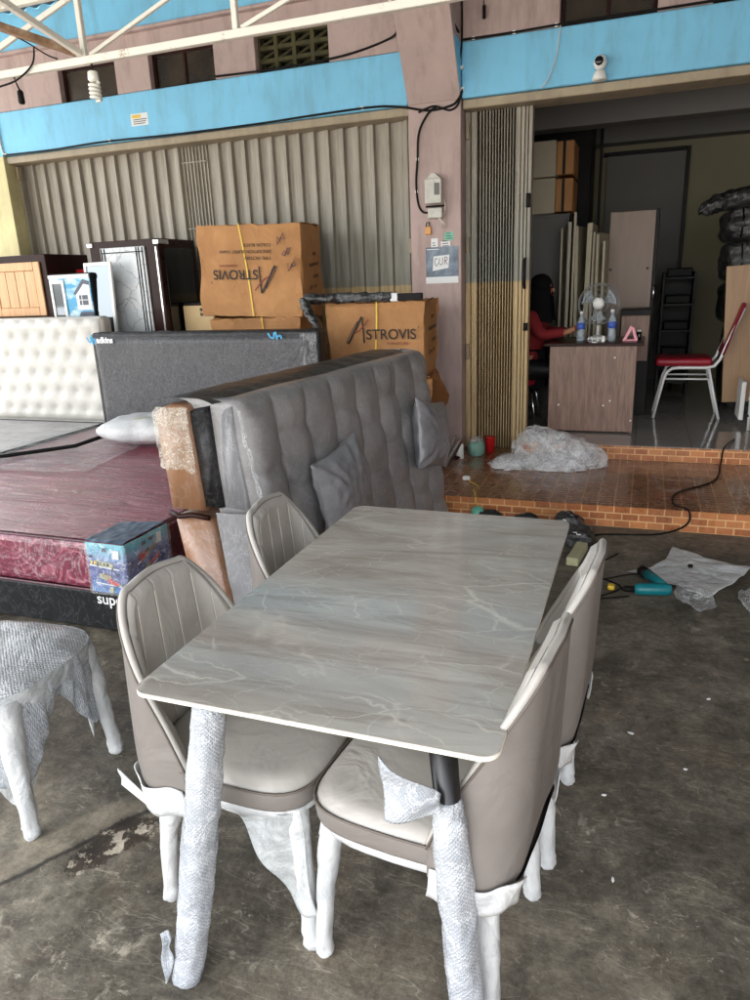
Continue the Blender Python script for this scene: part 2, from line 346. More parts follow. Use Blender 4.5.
def m_marble():
    n = NT('white_marble_laminate')
    v = n.node('ShaderNodeVectorMath', {0: n.co(), 1: n.node('ShaderNodeVectorMath', {0: n.node('ShaderNodeTexNoise', {'Vector': n.co(), 'Scale': 6., 'Detail': 4}).outputs[1], 1: (.2,.2,.2)}, operation='MULTIPLY').outputs[0]}, operation='ADD').outputs[0]
    e = n.voro(6, v, 'DISTANCE_TO_EDGE')
    col = n.mix(n.ramp(e, [(0, .6), (.03, 0)]), n.ramp(n.noise(5, 6), [(.35, lin(196,202,206)), (.7, lin(226,228,228))]), lin(110,112,116))
    return n.fin(col, .15)
MT['marble'] = m_marble()
def m_mirror():
    n = NT('mirror_glass'); return n.fin(lin(104,110,116), .03, metal=1.)
MT['mirror'] = m_mirror()
def m_glass():
    n = NT('dark_window_glass')
    col = n.ramp(n.noise(4, 5), [(.3, lin(30,24,18)), (.7, lin(62,50,36))])
    return n.fin(col, .2, spec=.5)
MT['glass'] = m_glass()
MT['vent'] = paint('mossy_block', lin(70,66,36), .85, .3, 14, .3)
def m_clear():
    n = NT('clear_bottle'); return n.fin(lin(190,205,215), .05, alpha=.35, spec=.8)
MT['clear'] = m_clear()
MT['btlabel'] = paint('blue_bottle_label', lin(70,100,190), .4, .1, 20, 0)
def m_poster():
    n = NT('dark_blue_poster')
    f = n.noise(9, 5, .6)
    return n.fin(n.ramp(f, [(.35, lin(44,58,76)), (.5, lin(74,92,112)), (.68, lin(126,140,152))]), .35)
MT['poster'] = m_poster()
def m_sky_print():
    n = NT('printed_sky_panel')
    f = n.ramp(n.noise(5, 6, .6, n.mapped((1,1,2))), [(.48, 0), (.62, 1)])
    return n.fin(n.mix(f, lin(44,146,190), lin(196,222,230)), .2)
MT['sky_print'] = m_sky_print()
MT['navy'] = paint('navy_print', lin(48,60,80), .3, .1, 10, 0)
MT['bulb'] = paint('white_bulb', lin(238,236,225), .25, .02, 10, 0)

# ------------------------------------------------------------------ geometry helpers
def smooth01(t):
    t = max(0., min(1., t)); return t*t*(3-2*t)
def nz(x, y, z, s=1.): return noise.noise(Vector((x*s, y*s, z*s)))

class MB:
    def __init__(s): s.bm = bmesh.new()
    def _xf(s, geom, mtx):
        if mtx is not None: bmesh.ops.transform(s.bm, matrix=mtx, verts=geom)
    def box(s, x0, x1, y0, y1, z0, z1, bev=0., seg=2, mtx=None):
        b = bmesh.new()
        bmesh.ops.create_cube(b, size=1)
        for v in b.verts: v.co = Vector((x0+(v.co.x+.5)*(x1-x0), y0+(v.co.y+.5)*(y1-y0), z0+(v.co.z+.5)*(z1-z0)))
        if bev > 0: bmesh.ops.bevel(b, geom=b.edges[:]+b.verts[:], offset=bev, segments=seg, profile=.5, affect='EDGES')
        if mtx is not None: bmesh.ops.transform(b, matrix=mtx, verts=b.verts)
        s.merge(b); return s
    def merge(s, b):
        me = bpy.data.meshes.new('tmp'); b.to_mesh(me); b.free(); s.bm.from_mesh(me); bpy.data.meshes.remove(me)
    def tube(s, pts, rad, seg=10, caps=True, sx=1.):
        pts = [Vector(p) for p in pts]; n = len(pts)
        if not hasattr(rad, '__len__'): rad = [rad]*n
        rings = []; up = None
        for i, p in enumerate(pts):
            d = (pts[min(i+1, n-1)]-pts[max(i-1, 0)]).normalized()
            if up is None: up = d.orthogonal().normalized()
            up = (up - d*up.dot(d)).normalized(); w = d.cross(up)
            rings.append([s.bm.verts.new(p+(up*math.cos(a)+w*math.sin(a)*sx)*rad[i]) for a in [2*PI*k/seg for k in range(seg)]])
        for a, b in zip(rings, rings[1:]):
            for k in range(seg): s.bm.faces.new((a[k], a[(k+1) % seg], b[(k+1) % seg], b[k]))
        if caps:
            s.bm.faces.new(rings[0][::-1]); s.bm.faces.new(rings[-1])
        return s
    def lathe(s, prof, seg=24, c=(0,0,0), mtx=None):
        rings = []
        for r, z in prof:
            rings.append([s.bm.verts.new(Vector((c[0]+r*math.cos(2*PI*k/seg), c[1]+r*math.sin(2*PI*k/seg), c[2]+z))) for k in range(seg)])
        for a, b in zip(rings, rings[1:]):
            for k in range(seg): s.bm.faces.new((a[k], a[(k+1) % seg], b[(k+1) % seg], b[k]))
        s.bm.faces.new(rings[0][::-1]); s.bm.faces.new(rings[-1])
        if mtx is not None: bmesh.ops.transform(s.bm, matrix=mtx, verts=[v for r in rings for v in r])
        return s
    def grid(s, fn, nu, nv, closeu=False):
        vs = [[s.bm.verts.new(Vector(fn(i/(nu if closeu else nu-1), j/(nv-1)))) for j in range(nv)] for i in range(nu)]
        fl = []
        for i in range(nu if closeu else nu-1):
            for j in range(nv-1):
                a = vs[i]; b = vs[(i+1) % nu]
                f = s.bm.faces.new((a[j], b[j], b[j+1], a[j+1]))
                fl.append((f, i, j))
        # unwrap at true scale along both directions
        uv = s.bm.loops.layers.uv.verify()
        jm = nv//2; U = [0.]; V = [0.]
        for i in range(1, nu+1): U.append(U[-1]+(vs[i % nu][jm].co-vs[i-1][jm].co).length)
        for j in range(1, nv): V.append(V[-1]+(vs[nu//2][j].co-vs[nu//2][j-1].co).length)
        for f, i, j in fl:
            for l, (p, q) in zip(f.loops, ((i, j), (i+1, j), (i+1, j+1), (i, j+1))): l[uv].uv = (U[p], V[q])
        return vs
    def prism(s, poly, axis, a0, a1, bev=0.):
        """poly: 2-D outline in the two other axes, extruded along axis"""
        b = bmesh.new()
        def mk(p, a):
            if axis == 'x': return Vector((a, p[0], p[1]))
            if axis == 'y': return Vector((p[0], a, p[1]))
            return Vector((p[0], p[1], a))
        v0 = [b.verts.new(mk(p, a0)) for p in poly]; v1 = [b.verts.new(mk(p, a1)) for p in poly]
        n = len(poly)
        b.faces.new(v0); b.faces.new(v1[::-1])
        for i in range(n): b.faces.new((v0[i], v1[i], v1[(i+1) % n], v0[(i+1) % n]))
        bmesh.ops.recalc_face_normals(b, faces=b.faces)
        if bev: bmesh.ops.bevel(b, geom=b.edges[:], offset=bev, segments=3, profile=.5, affect='EDGES')
        s.merge(b); return s
    def build(s, name, mat, parent=None, smooth=False, solid=0., subs=0, recalc=True):
        if recalc: bmesh.ops.recalc_face_normals(s.bm, faces=s.bm.faces)
        root = parent
        while root is not None and root.parent is not None: root = root.parent
        if root is not None and root.name in OFF:
            bmesh.ops.translate(s.bm, verts=s.bm.verts, vec=-OFF[root.name])
        me = bpy.data.meshes.new(name); s.bm.to_mesh(me); s.bm.free()
        if smooth:
            for p in me.polygons: p.use_smooth = True
        me.materials.append(MT[mat] if isinstance(mat, str) else mat)
        o = bpy.data.objects.new(name, me); COL.objects.link(o)
        if parent is not None: o.parent = parent
        if smooth == 'auto':
            pass
        if solid:
            m = o.modifiers.new('thickness', 'SOLIDIFY'); m.thickness = solid; m.offset = 0
        if subs:
            m = o.modifiers.new('subd', 'SUBSURF'); m.levels = subs; m.render_levels = subs
        return o

def tag(o, label=None, cat=None, group=None, kind=None):
    if label: o['label'] = label
    if cat: o['category'] = cat
    if group: o['group'] = group
    if kind: o['kind'] = kind
    return o
def thing(name, label, cat, loc=(0,0,0), rz=0., group=None, local=False):
    """an Empty at the thing's base; unless local, its parts are given in world coordinates"""
    o = bpy.data.objects.new(name, None); COL.objects.link(o); o.empty_display_size = .1
    o.location = loc; o.rotation_euler = (0, 0, rz)
    if not local: OFF[o.name] = Vector(loc)
    return tag(o, label, cat, group)
def struct(mb, name, mat, **k): return tag(mb.build(name, mat, **k), kind='structure')
def copy_tree(o, parent=None):
    c = o.copy(); COL.objects.link(c)
    if parent: c.parent = parent
    for ch in list(o.children): copy_tree(ch, c)
    return c
def arrange(o, loc, rz, label):
    o.location = loc; o.rotation_euler = (0, 0, rz); o['label'] = label

def text(s, size, mtx, mat, parent, name='lettering', bold=.0, ext=.0006, sx=1., align='LEFT'):
    c = bpy.data.curves.new('t', 'FONT'); c.body = s; c.size = size; c.extrude = ext; c.offset = bold; c.align_x = align
    o = bpy.data.objects.new('t', c); COL.objects.link(o)
    dg = bpy.context.evaluated_depsgraph_get(); dg.update()
    me = bpy.data.meshes.new_from_object(o.evaluated_get(dg))
    bpy.data.objects.remove(o); bpy.data.curves.remove(c)
    me.transform(mtx @ Matrix.Diagonal((sx, 1, 1, 1)))
    root = parent
    while root.parent is not None: root = root.parent
    if root.name in OFF: me.transform(Matrix.Translation(-OFF[root.name]))
    me.materials.clear(); me.materials.append(MT[mat]); me.name = name
    r = bpy.data.objects.new(name, me); COL.objects.link(r); r.parent = parent
    return r
def frontal(x, y, z, rot=0.):     # text plane facing -y
    return Matrix.Translation((x, y, z)) @ Matrix.Rotation(PI/2, 4, 'X') @ Matrix.Rotation(rot, 4, 'Z')
def sideways(x, y, z, rot=0.):    # text plane facing +x
    return Matrix.Translation((x, y, z)) @ Matrix.Rotation(PI/2, 4, 'Z') @ Matrix.Rotation(PI/2, 4, 'X') @ Matrix.Rotation(rot, 4, 'Z')
def ribbon(mb, pts, w, y, t=.0008):
    """flat brush stroke in a plane of constant y"""
    for (a, b) in zip(pts, pts[1:]):
        d = Vector((b[0]-a[0], b[1]-a[1])); L = d.length
        if L < 1e-6: continue
        p = Vector((-d.y, d.x))/L*w/2
        q = [(a[0]-p.x, a[1]-p.y), (b[0]-p.x, b[1]-p.y), (b[0]+p.x, b[1]+p.y), (a[0]+p.x, a[1]+p.y)]
        mb.prism(q, 'y', y-t, y)

# ------------------------------------------------------------------ camera, light
def make_camera():
    pitch, roll, yaw = [math.radians(a) for a in (17.127, -2.349, -20.625)]
    cp, sp = math.cos(pitch), math.sin(pitch)
    F = Vector((math.sin(yaw)*cp, math.cos(yaw)*cp, -sp)); R0 = Vector((math.cos(yaw), -math.sin(yaw), 0)); U0 = R0.cross(F)
    R = math.cos(roll)*R0+math.sin(roll)*U0; U = -math.sin(roll)*R0+math.cos(roll)*U0
    cd = bpy.data.cameras.new('camera'); cam = bpy.data.objects.new('camera', cd); COL.objects.link(cam)
    cd.sensor_fit = 'VERTICAL'; cd.sensor_height = 36; cd.sensor_width = 27; cd.lens = 715.27/1000*36
    cd.clip_start = .02; cd.clip_end = 2000
    m = Matrix((R, U, -F)).transposed().to_4x4(); m.translation = (0, 0, 1.55)
    cam.matrix_world = m; S.camera = cam
make_camera()
SUN_EL, SUN_AZ = 56., 215.     # degrees; azimuth the sun stands at, clockwise from +y
def lights():
    w = bpy.data.worlds.new('World'); S.world = w; w.use_nodes = True
    t = w.node_tree; bg = t.nodes['Background']
    sky = t.nodes.new('ShaderNodeTexSky'); sky.sky_type = 'NISHITA'; sky.sun_disc = False
    sky.sun_elevation = math.radians(SUN_EL); sky.sun_rotation = math.radians(SUN_AZ); sky.dust_density = 3; sky.air_density = 1.
    hs = t.nodes.new('ShaderNodeHueSaturation'); hs.inputs['Saturation'].default_value = .3
    t.links.new(sky.outputs[0], hs.inputs['Color']); t.links.new(hs.outputs[0], bg.inputs[0])
    bg.inputs[1].default_value = .15
    l = bpy.data.lights.new('sun', 'SUN'); l.energy = 4.; l.angle = math.radians(3); l.color = (1, .97, .93)
    o = bpy.data.objects.new('sun', l); COL.objects.link(o)
    el, az = math.radians(SUN_EL), math.radians(SUN_AZ)
    d = Vector((math.sin(az)*math.cos(el), math.cos(az)*math.cos(el), math.sin(el)))
    o.rotation_euler = d.to_track_quat('Z', 'Y').to_euler(); o.location = (-3, -4, 8)
    S.view_settings.view_transform = 'Standard'; S.view_settings.look = 'None'; S.view_settings.exposure = 2.6; S.view_settings.gamma = 1
    S.cycles.use_denoising = True
    S.cycles.max_bounces = 8; S.cycles.diffuse_bounces = 4; S.cycles.glossy_bounces = 4; S.cycles.transparent_max_bounces = 12
    S.cycles.sample_clamp_indirect = 6
lights()

# ------------------------------------------------------------------ ground
m = MB(); m.box(-60, 60, -60, 60, -.3, -.012); struct(m, 'ground', 'asphalt')
m = MB(); m.box(-9, 9, -6, 4.9, -.2, 0); struct(m, 'concrete_floor', 'concrete')
m = MB(); m.box(-1.93, 4.5, 4.508, 6.2, -.05, .137, .004, 1); m.box(-7, -1.93, 4.93, 6.2, -.05, .137, .004, 1); struct(m, 'porch', 'porch')
m = MB(); m.box(-1.93, 4.5, 4.50, 4.508, 0, .134, .002, 1); m.box(-.872, 4.5, 5.712, 5.72, .1385, .246, .002, 1); struct(m, 'step_riser', 'riser')
m = MB()
m.box(-.86, 4.5, 5.72, 6.2, .11, .25, .003, 1); m.box(-1.6, 4.5, 6.2, 9.6, .11, .249); struct(m, 'shop_floor', 'tile')

# ------------------------------------------------------------------ the shop building
B = thing('shop_building', 'mauve and sky blue shop front with a folding steel shutter pushed open at its doorway', 'building', (-2, 5.8, 0))
YF = 5.8
def wbox(name, mat, *a, bev=.004, par=B, **k): m = MB(); m.box(*a, bev, 1); return m.build(name, mat, par, **k)
wbox('pillar', 'mauve', -1.785, -1.378, YF, 6.25, .137, 2.80)
wbox('pillar', 'cream_wall', -6.6, -5.80, YF, 6.25, .137, 2.80)
wbox('pillar', 'mauve', 2.9, 3.4, YF, 6.25, .137, 2.80)
# beam with blue fascia
for x0, x1 in ((-6.6, -1.79), (-1.37, 3.4)):
    wbox('fascia', 'blue', x0, x1, YF, 6.2, 2.80, 3.165, bev=.006)
    wbox('shutter_rail', 'tan', x0+.8 if x0 < -2 else x0, x1 if x1 < 0 else 2.9, YF+.03, 6.1, 2.735, 2.797, bev=.006)
wbox('upper_wall', 'mauve', -6.6, 3.4, 6.02, 6.35, 3.165, 3.6)
def wallpiece(x0, x1): wbox('upper_wall', 'mauve', x0, x1, YF+.004, 6.015, 3.168, 3.437)
openings = [(-5.02, -4.41), (-4.06, -3.43), (-3.05, -2.415), (-.68, -.048), (.29, .95), (1.7, 2.3)]
px = -6.6
for a, b in openings: wallpiece(px, a); px = b
wallpiece(px, 3.4)
wbox('upper_wall', 'mauve', -6.6, 3.4, YF+.002, 6.015, 3.437, 3.60)
wbox('upper_ledge', 'mauve', -6.6, 3.4, YF-.05, 6.3, 3.60, 3.625)
wbox('wall_flashing', 'tan', -7.2, 3.9, YF-.05, YF-.031, 3.925, 4.02)
wbox('upper_fascia', 'blue', -6.6, 3.4, YF-.03, 6.3, 3.625, 4.6, bev=.006)
wbox('upper_wall', 'mauve', -6.6, 3.4, YF, 6.3, 4.6, 6.6)
for i, (a, b) in enumerate(openings):
    if i == 2:      # pierced ventilation blocks
        m = MB(); nx, nzv = 4, 3
        dx, dz = (b-a)/nx, .27/nzv
        for c in range(nx+1): m.box(a+c*dx-(.018 if c else 0), a+c*dx+.018 if c < nx else b, 5.86, 5.93, 3.168, 3.437, .004, 1)
        for r in range(nzv+1): m.box(a, b, 5.862, 5.928, max(3.168, 3.168+r*dz-.016), min(3.437, 3.168+r*dz+.016), .004, 1)
        for c in range(nx):
            for r in range(nzv):
                cx, cz = a+(c+.5)*dx, 3.168+(r+.5)*dz
                m.tube([(cx-.05, 5.875, cz-.03), (cx+.05, 5.915, cz+.03)], .012, 6)
        m.build('ventilation_block', 'vent', B)
        wbox('back_panel', 'black', a, b, 5.97, 6.01, 3.168, 3.437)
    else:
        f = MB()
        for q in ((a, a+.03), (b-.03, b), ((a+b)/2-.012, (a+b)/2+.012)): f.box(q[0], q[1], 5.86, 5.9, 3.168, 3.437, .003, 1)
        f.box(a, b, 5.862, 5.898, 3.168, 3.19); f.box(a, b, 5.862, 5.898, 3.415, 3.437)
        fr = f.build('window', 'dark_brown', B)
        wbox('pane', 'glass', a+.02, b-.02, 5.875, 5.88, 3.185, 3.42, par=fr)
# flared bracket above the pillar
m = MB()
m.prism([(YF, 2.80), (6.1, 2.80), (6.1, 3.62), (5.33, 3.62), (5.38, 3.5)], 'x', -1.785, -1.378, .004)
m.build('bracket', 'mauve', B)
m = MB(); m.prism([(YF+.001, 2.81), (YF+.02, 3.165), (5.60, 3.165)], 'x', -1.378, -1.374); m.build('painted_edge', 'blue', B)
# left shutter: overlapping vertical slats
def slat_profile(u):    # depth of the sheet along one slat, u in 0..1
    return -.034*math.sin(min(1, u*1.06)*PI*.5)**2 if u < .93 else -.034*(1-(u-.93)/.07)
m = MB(); x = -5.80; pts = []
def shutter_sheet(x0, x1, w, zt=2.742, amp=1.):
    n = round((x1-x0)/w); w = (x1-x0)/n; out = []
    for i in range(n):
        jit = 1+.25*(random.random()-.5)
        for u in (0, .15, .35, .6, .85, .93, .97): out.append((x0+(i+u)*w, 6.02+slat_profile(u)*amp*jit))
    out.append((x1, 6.02)); return out
for seg in (shutter_sheet(-5.78, -3.98, .135), shutter_sheet(-3.98, -3.70, .035, amp=.5), shutter_sheet(-3.70, -1.87, .128)):
    b = MB()
    rows = (.137, 1.0, 1.5, 2.0, 2.4, 2.742)
    vs = [[b.bm.verts.new((p[0], p[1]+.004*nz(p[0]*3, z, 0, 1), z)) for z in rows] for p in seg]
    for i in range(len(vs)-1):
        for j in range(len(rows)-1): b.bm.faces.new((vs[i][j], vs[i+1][j], vs[i+1][j+1], vs[i][j+1]))
    b.build('shutter', 'shutter', B, recalc=False)
m = MB()
for z in (2.60, 2.05, 1.4): m.box(-3.97, -3.71, 5.992, 6.0, z, z+.012)
m.build('shutter_hinge_bar', 'shutter', B)
m = MB()
for a, b in ((-1.872, -1.842), (-1.838, -1.815), (-1.812, -1.787)): m.box(a, b, 5.955, 6.03, .14, 2.735, .004, 1)
m.build('shutter_jamb', 'shutter', B)
wbox('shutter_jamb', 'shutter', -5.81, -5.78, 5.95, 6.05, .14, 2.735)
# right shutter, folded into a pack
pk = MB(); pk.box(-1.375, -1.335, 5.93, 6.03, .14, 2.733, .004, 1); pk.box(-1.33, -1.285, 5.94, 6.03, .14, 2.733, .004, 1)
xx = -1.27
for i in range(13):
    w = .021 if i < 4 else .0185
    th = .012 if i < 4 else .009
    pk.prism([(xx, 6.08), (xx+th*.4, 5.955), (xx+th, 5.955), (xx+th, 6.08)], 'z', .14, 2.732)
    xx += w+.0035
pk.build('folded_shutter', 'shutter', B)
wbox('shutter_backing', 'tan', -1.285, -.98, 6.05, 6.11, .14, 2.73)
m = MB()
for a, b in ((-.985, -.955), (-.95, -.925), (-.92, -.90), (-.895, -.868)): m.box(a, b, 5.95, 6.04, .14, 2.732, .004, 1)
lf = m.build('shutter_leaf', 'shutter', B)
m = MB(); m.tube([(-.903, 5.935, 1.66), (-.903, 5.915, 1.64), (-.903, 5.915, 1.46), (-.903, 5.935, 1.44)], .011, 8)
m.box(-.905, -.87, 5.93, 5.95, 1.11, 1.17, .003, 1); m.box(-.905, -.87, 5.93, 5.95, 2.03, 2.13, .003, 1)
m.build('handle', 'cable', lf, smooth=True)
for x, z in ((-1.352, 2.60), (-1.352, 1.78), (-1.352, .95), (-1.80, 2.62), (-1.825, 1.80), (-5.77, 2.66)):
    m = MB(); m.box(x-.012, x+.012, 5.905, 5.955, z-.06, z+.06, .004, 1); m.build('hinge', 'tan', B)
# interior shell
wbox('added_shade_wall', 'mauve', 3.42, 3.6, -1.2, YF-.002, 0, 3.55)  # unseen outdoor wall, added to shade the forecourt from the right
wbox('interior_wall', 'grey_wall', -1.75, -1.6, 6.25, 9.75, .25, 3.35)
wbox('interior_wall', 'grey_wall', 3.2, 3.35, 6.25, 9.75, .25, 3.35)
wbox('interior_wall', 'olive_wall', -1.6, 3.2, 9.55, 9.7, .25, 3.35)
wbox('ceiling', 'grey_wall', -1.75, 3.35, 6.2, 9.75, 3.166, 3.4)
wbox('beam', 'grey_wall', -1.6, 3.2, 7.5, 7.75, 2.82, 3.166)
wbox('beam', 'grey_wall', -1.6, 3.2, 9.2, 9.45, 2.9, 3.16)
wbox('back_door', 'grey_wall', -.52, .33, 9.49, 9.55, .25, 2.80)
wbox('door_frame', 'black', .33, .37, 9.46, 9.55, .25, 2.84); wbox('door_frame', 'black', -.56, .33, 9.46, 9.549, 2.80, 2.84)
wbox('steel_post', 'black', -.58, -.55, 9.1, 9.13, .25, 3.16)

# small fixtures on the facade
m = MB(); m.box(-4.305, -4.128, YF-.0015, YF, 2.905, 3.0); t = tag(m.build('sticker', 'paper'), 'small white and yellow sticker on the left blue fascia', 'sticker')
m = MB(); m.box(-4.29, -4.2, YF-.0025, YF-.0016, 2.965, 2.99); m.build('print', 'yellow', t)
m = MB(); [m.box(-4.28, -4.16+.01*i, YF-.0025, YF-.0016, 2.918+.016*i, 2.924+.016*i) for i in range(3)]; m.build('print', 'ink', t)

t = thing('security_camera', 'round white security camera on the ledge above the doorway', 'camera', (-.395, 5.74, 2.79))
m = MB(); m.lathe([(.045, 0), (.05, .012), (.036, .05), (.03, .06)], 24, (-.395, 5.765, 2.797)); m.build('base', 'white_pl', t, smooth=True)
m = MB(); m.lathe([(.002, -.048), (.02, -.044), (.036, -.03), (.046, 0), (.036, .03), (.02, .044), (.002, .048)], 24, (-.395, 5.765, 2.905)); m.build('head', 'white_pl', t, smooth=True)
m = MB(); m.lathe([(.028, 0), (.028, .012), (.018, .018)], 20, (0,0,0), Matrix.Translation((-.40, 5.728, 2.908)) @ Matrix.Rotation(PI/2, 4, 'X')); m.build('lens', 'black_gloss', t, smooth=True)

t = thing('electric_meter', 'dusty white electricity meter box with loose wires screwed to the mauve pillar', 'meter', (-1.58, YF, 1.97))
m = MB(); m.box(-1.648, -1.515, YF-.07, YF, 2.09, 2.27, .008, 2); m.prism([(-1.635, 2.27), (-1.53, 2.27), (-1.57, 2.305), (-1.6, 2.305)], 'y', YF-.05, YF); b_ = m.build('housing', 'grey_pl', t)
m = MB(); m.box(-1.57, -1.53, YF-.075, YF-.071, 2.15, 2.235, .001, 1); m.build('window', 'grey_wall', b_)
m = MB(); m.box(-1.63, -1.515, YF-.055, YF, 1.985, 2.06, .006, 1); m.build('terminal_box', 'grey_pl', t)
m = MB(); m.tube([(-1.65, YF-.03, 2.073), (-1.50, YF-.03, 2.073)], .007, 6); m.build('clamp', 'cable', t)
m = MB()
for k in range(3): m.tube([(-1.535-.012*k, YF-.03, 1.99), (-1.52+.008*k, YF-.04, 1.95), (-1.53+.02*k, YF-.03, 1.91)], .0035, 6)
m.tube([(-1.515, YF-.03, 2.12), (-1.495, YF-.03, 2.09), (-1.497, YF-.03, 2.03), (-1.515, YF-.03, 2.0)], .004, 6)
m.build('loose_wire', 'wcable', t, smooth=True)
t = thing('padlock_tag', 'small orange tag hanging under the electricity meter', 'tag', (-1.64, YF, 1.87))
m = MB(); m.box(-1.665, -1.615, YF-.02, YF-.008, 1.87, 1.93, .006, 2); m.build('plate', 'orange', t)
m = MB(); m.tube([(-1.655, YF-.014, 1.93), (-1.65, YF-.014, 1.96), (-1.63, YF-.014, 1.96), (-1.625, YF-.014, 1.93)], .004, 6); m.build('loop', 'cable', t, smooth=True)
for i, (x0, x1, z0, z1, mt, lb) in enumerate(((-1.62, -1.565, 1.755, 1.84, 'paper', 'narrow white notice left of two stickers under the meter'), (-1.54, -1.465, 1.765, 1.815, 'paper', 'small pale rectangular sticker just above the dark poster'),
                                       (-1.51, -1.44, 1.82, 1.88, 'jade', 'small green and white sticker under the electricity meter'))):
    m = MB(); m.box(x0, x1, YF-.0015, YF, z0, z1); t = tag(m.build('sticker', mt), lb, 'sticker')
    m = MB(); [m.box(x0+.01, x1-.01-.006*k, YF-.0025, YF-.0016, z0+.012+.018*k, z0+.018+.018*k) for k in range(3)]; m.build('print', 'ink', t)
t = thing('poster', 'dark blue poster with a white hand lettered paper in its middle on the mauve pillar', 'poster', (-1.53, YF, 1.5))
m = MB(); m.box(-1.665, -1.40, YF-.003, YF-.001, 1.52, 1.775); m.build('sheet', 'poster', t)
m = MB(); m.box(-1.665, -1.40, YF-.0045, YF-.0031, 1.50, 1.55); m.build('white_border', 'paper', t)
m = MB(); m.prism([(-1.61, 1.595), (-1.48, 1.615), (-1.47, 1.715), (-1.60, 1.705)], 'y', YF-.006, YF-.0032); m.build('note', 'paper', t)
m = MB()
ribbon(m, [(-1.565,1.685), (-1.585,1.69), (-1.592,1.66), (-1.585,1.635), (-1.57,1.635), (-1.566,1.655)], .005, YF-.0062)
ribbon(m, [(-1.55,1.69), (-1.555,1.65), (-1.54,1.638), (-1.528,1.65), (-1.525,1.695)], .005, YF-.0062)
ribbon(m, [(-1.51,1.64), (-1.508,1.698), (-1.49,1.695), (-1.488,1.675), (-1.506,1.67), (-1.484,1.64)], .005, YF-.0062)
m.build('handwriting', 'pen', t)
m = MB(); m.tube([(-1.655, YF-.004, 1.758), (-1.56, YF-.004, 1.758)], .0035, 4); m.build('print', 'white_ink', t)

# cables
def cable(pts, r, mat, label, cat='cable', n=10, sag=0, name='cable', clips=None):
    P = [Vector(p) for p in pts]; out = []
    for i in range(len(P)-1):
        p0 = P[max(i-1, 0)]; p1 = P[i]; p2 = P[i+1]; p3 = P[min(i+2, len(P)-1)]
        for k in range(n):
            t = k/n
            q = .5*((2*p1)+(-p0+p2)*t+(2*p0-5*p1+4*p2-p3)*t*t+(-p0+3*p1-3*p2+p3)*t**3)
            if sag: q.z -= sag*4*t*(1-t)
            out.append(q)
    out.append(P[-1])
    m = MB(); m.tube(out, r, 6); o = m.build(name, mat, smooth=True); tag(o, label, cat)
    if clips:
        for c in clips:
            b = MB(); b.box(c[0]-.012, c[0]+.012, c[1]-.004, c[1]+.012, c[2]-.012, c[2]+.012, .003, 1); b.build('clip', 'white_pl', o)
    return o
yc = YF-.012
cable([(-5.78, yc, 2.805), (-5.2, yc, 2.80), (-4.6, yc, 2.812), (-3.9, yc, 2.80), (-3.1, yc, 2.80), (-2.5, yc, 2.812), (-2.05, yc, 2.815), (-1.83, yc, 2.79), (-1.62, yc, 2.745), (-1.45, yc, 2.76), (-1.39, yc, 2.80), (-1.36, yc, 2.86)], .008, 'cable',
      'long black cable running along the bottom edge of the left blue fascia', clips=[(-2.15, yc, 2.82), (-4.55, yc, 2.815)])
cable([(-1.70, yc, 2.74), (-1.58, yc, 2.77), (-1.45, yc, 2.73), (-1.38, yc, 2.80), (-1.39, yc, 3.0), (-1.362, yc-.01, 3.17), (-1.365, yc, 3.6)], .007, 'cable', 'black cable climbing the inner corner right of the mauve bracket', clips=[(-1.362, yc, 2.86), (-1.365, yc, 3.0)])
cable([(-1.56, yc, 2.765), (-1.63, yc, 2.72), (-1.70, yc, 2.60), (-1.715, yc, 2.42), (-1.73, yc, 2.25), (-1.715, yc, 2.1), (-1.68, yc, 2.04), (-1.63, yc-.02, 2.03)], .008, 'cable', 'black cable dropping down the pillar into the electricity meter', clips=[(-1.715, yc, 2.42), (-1.728, yc, 2.19)])
cable([(-1.37, yc, 3.175), (-1.0, yc, 3.172), (-.6, yc, 3.178), (0, yc, 3.176), (1, yc, 3.18), (2.8, yc, 3.18)], .008, 'cable', 'black cable along the top edge of the right blue fascia', clips=[(-1.28, yc, 3.175), (-.99, yc, 3.173), (-.7, yc, 3.178)])
cable([(-3.45, yc, 3.185), (-2.9, yc, 3.175), (-2.3, yc, 3.19), (-1.9, yc, 3.26), (-1.80, 5.6, 3.28)], .008, 'cable', 'black cable along the top edge of the left blue fascia beside the pierced blocks')
cable([(-2.0, 5.55, 3.36), (-1.78, 5.43, 3.37), (-1.58, 5.43, 3.375), (-1.45, 5.47, 3.34), (-1.365, 5.7, 3.20)], .008, 'cable', 'black cable crossing the front of the mauve bracket with white clips', clips=[(-1.78, 5.42, 3.37), (-1.56, 5.42, 3.375), (-1.45, 5.46, 3.34)])
cable([(-.67, yc, 3.18), (-.69, yc, 3.0), (-.74, yc, 2.86), (-.79, yc, 2.80)], .004, 'wcable', 'thin white wire hanging down the right blue fascia')
cable([(-5.93, yc, 3.12), (-5.80, yc, 3.11), (-5.79, yc, 2.95), (-5.78, yc, 2.83), (-5.74, yc, 2.81)], .008, 'wcable', 'pale conduit bent down the left end of the blue fascia')
t = thing('connector', 'small black plug hanging high against the mauve wall right of the bracket', 'connector', (-1.2, 5.77, 3.3))
m = MB(); m.tube([(-1.2, 5.77, 3.28), (-1.2, 5.77, 3.36)], .012, 8); m.build('plug', 'cable', t, smooth=True)
m = MB(); m.tube([(-1.2, 5.77, 3.36), (-1.21, 5.77, 3.45), (-1.2, 5.77, 3.6)], .004, 6); m.build('wire', 'cable', t, smooth=True)

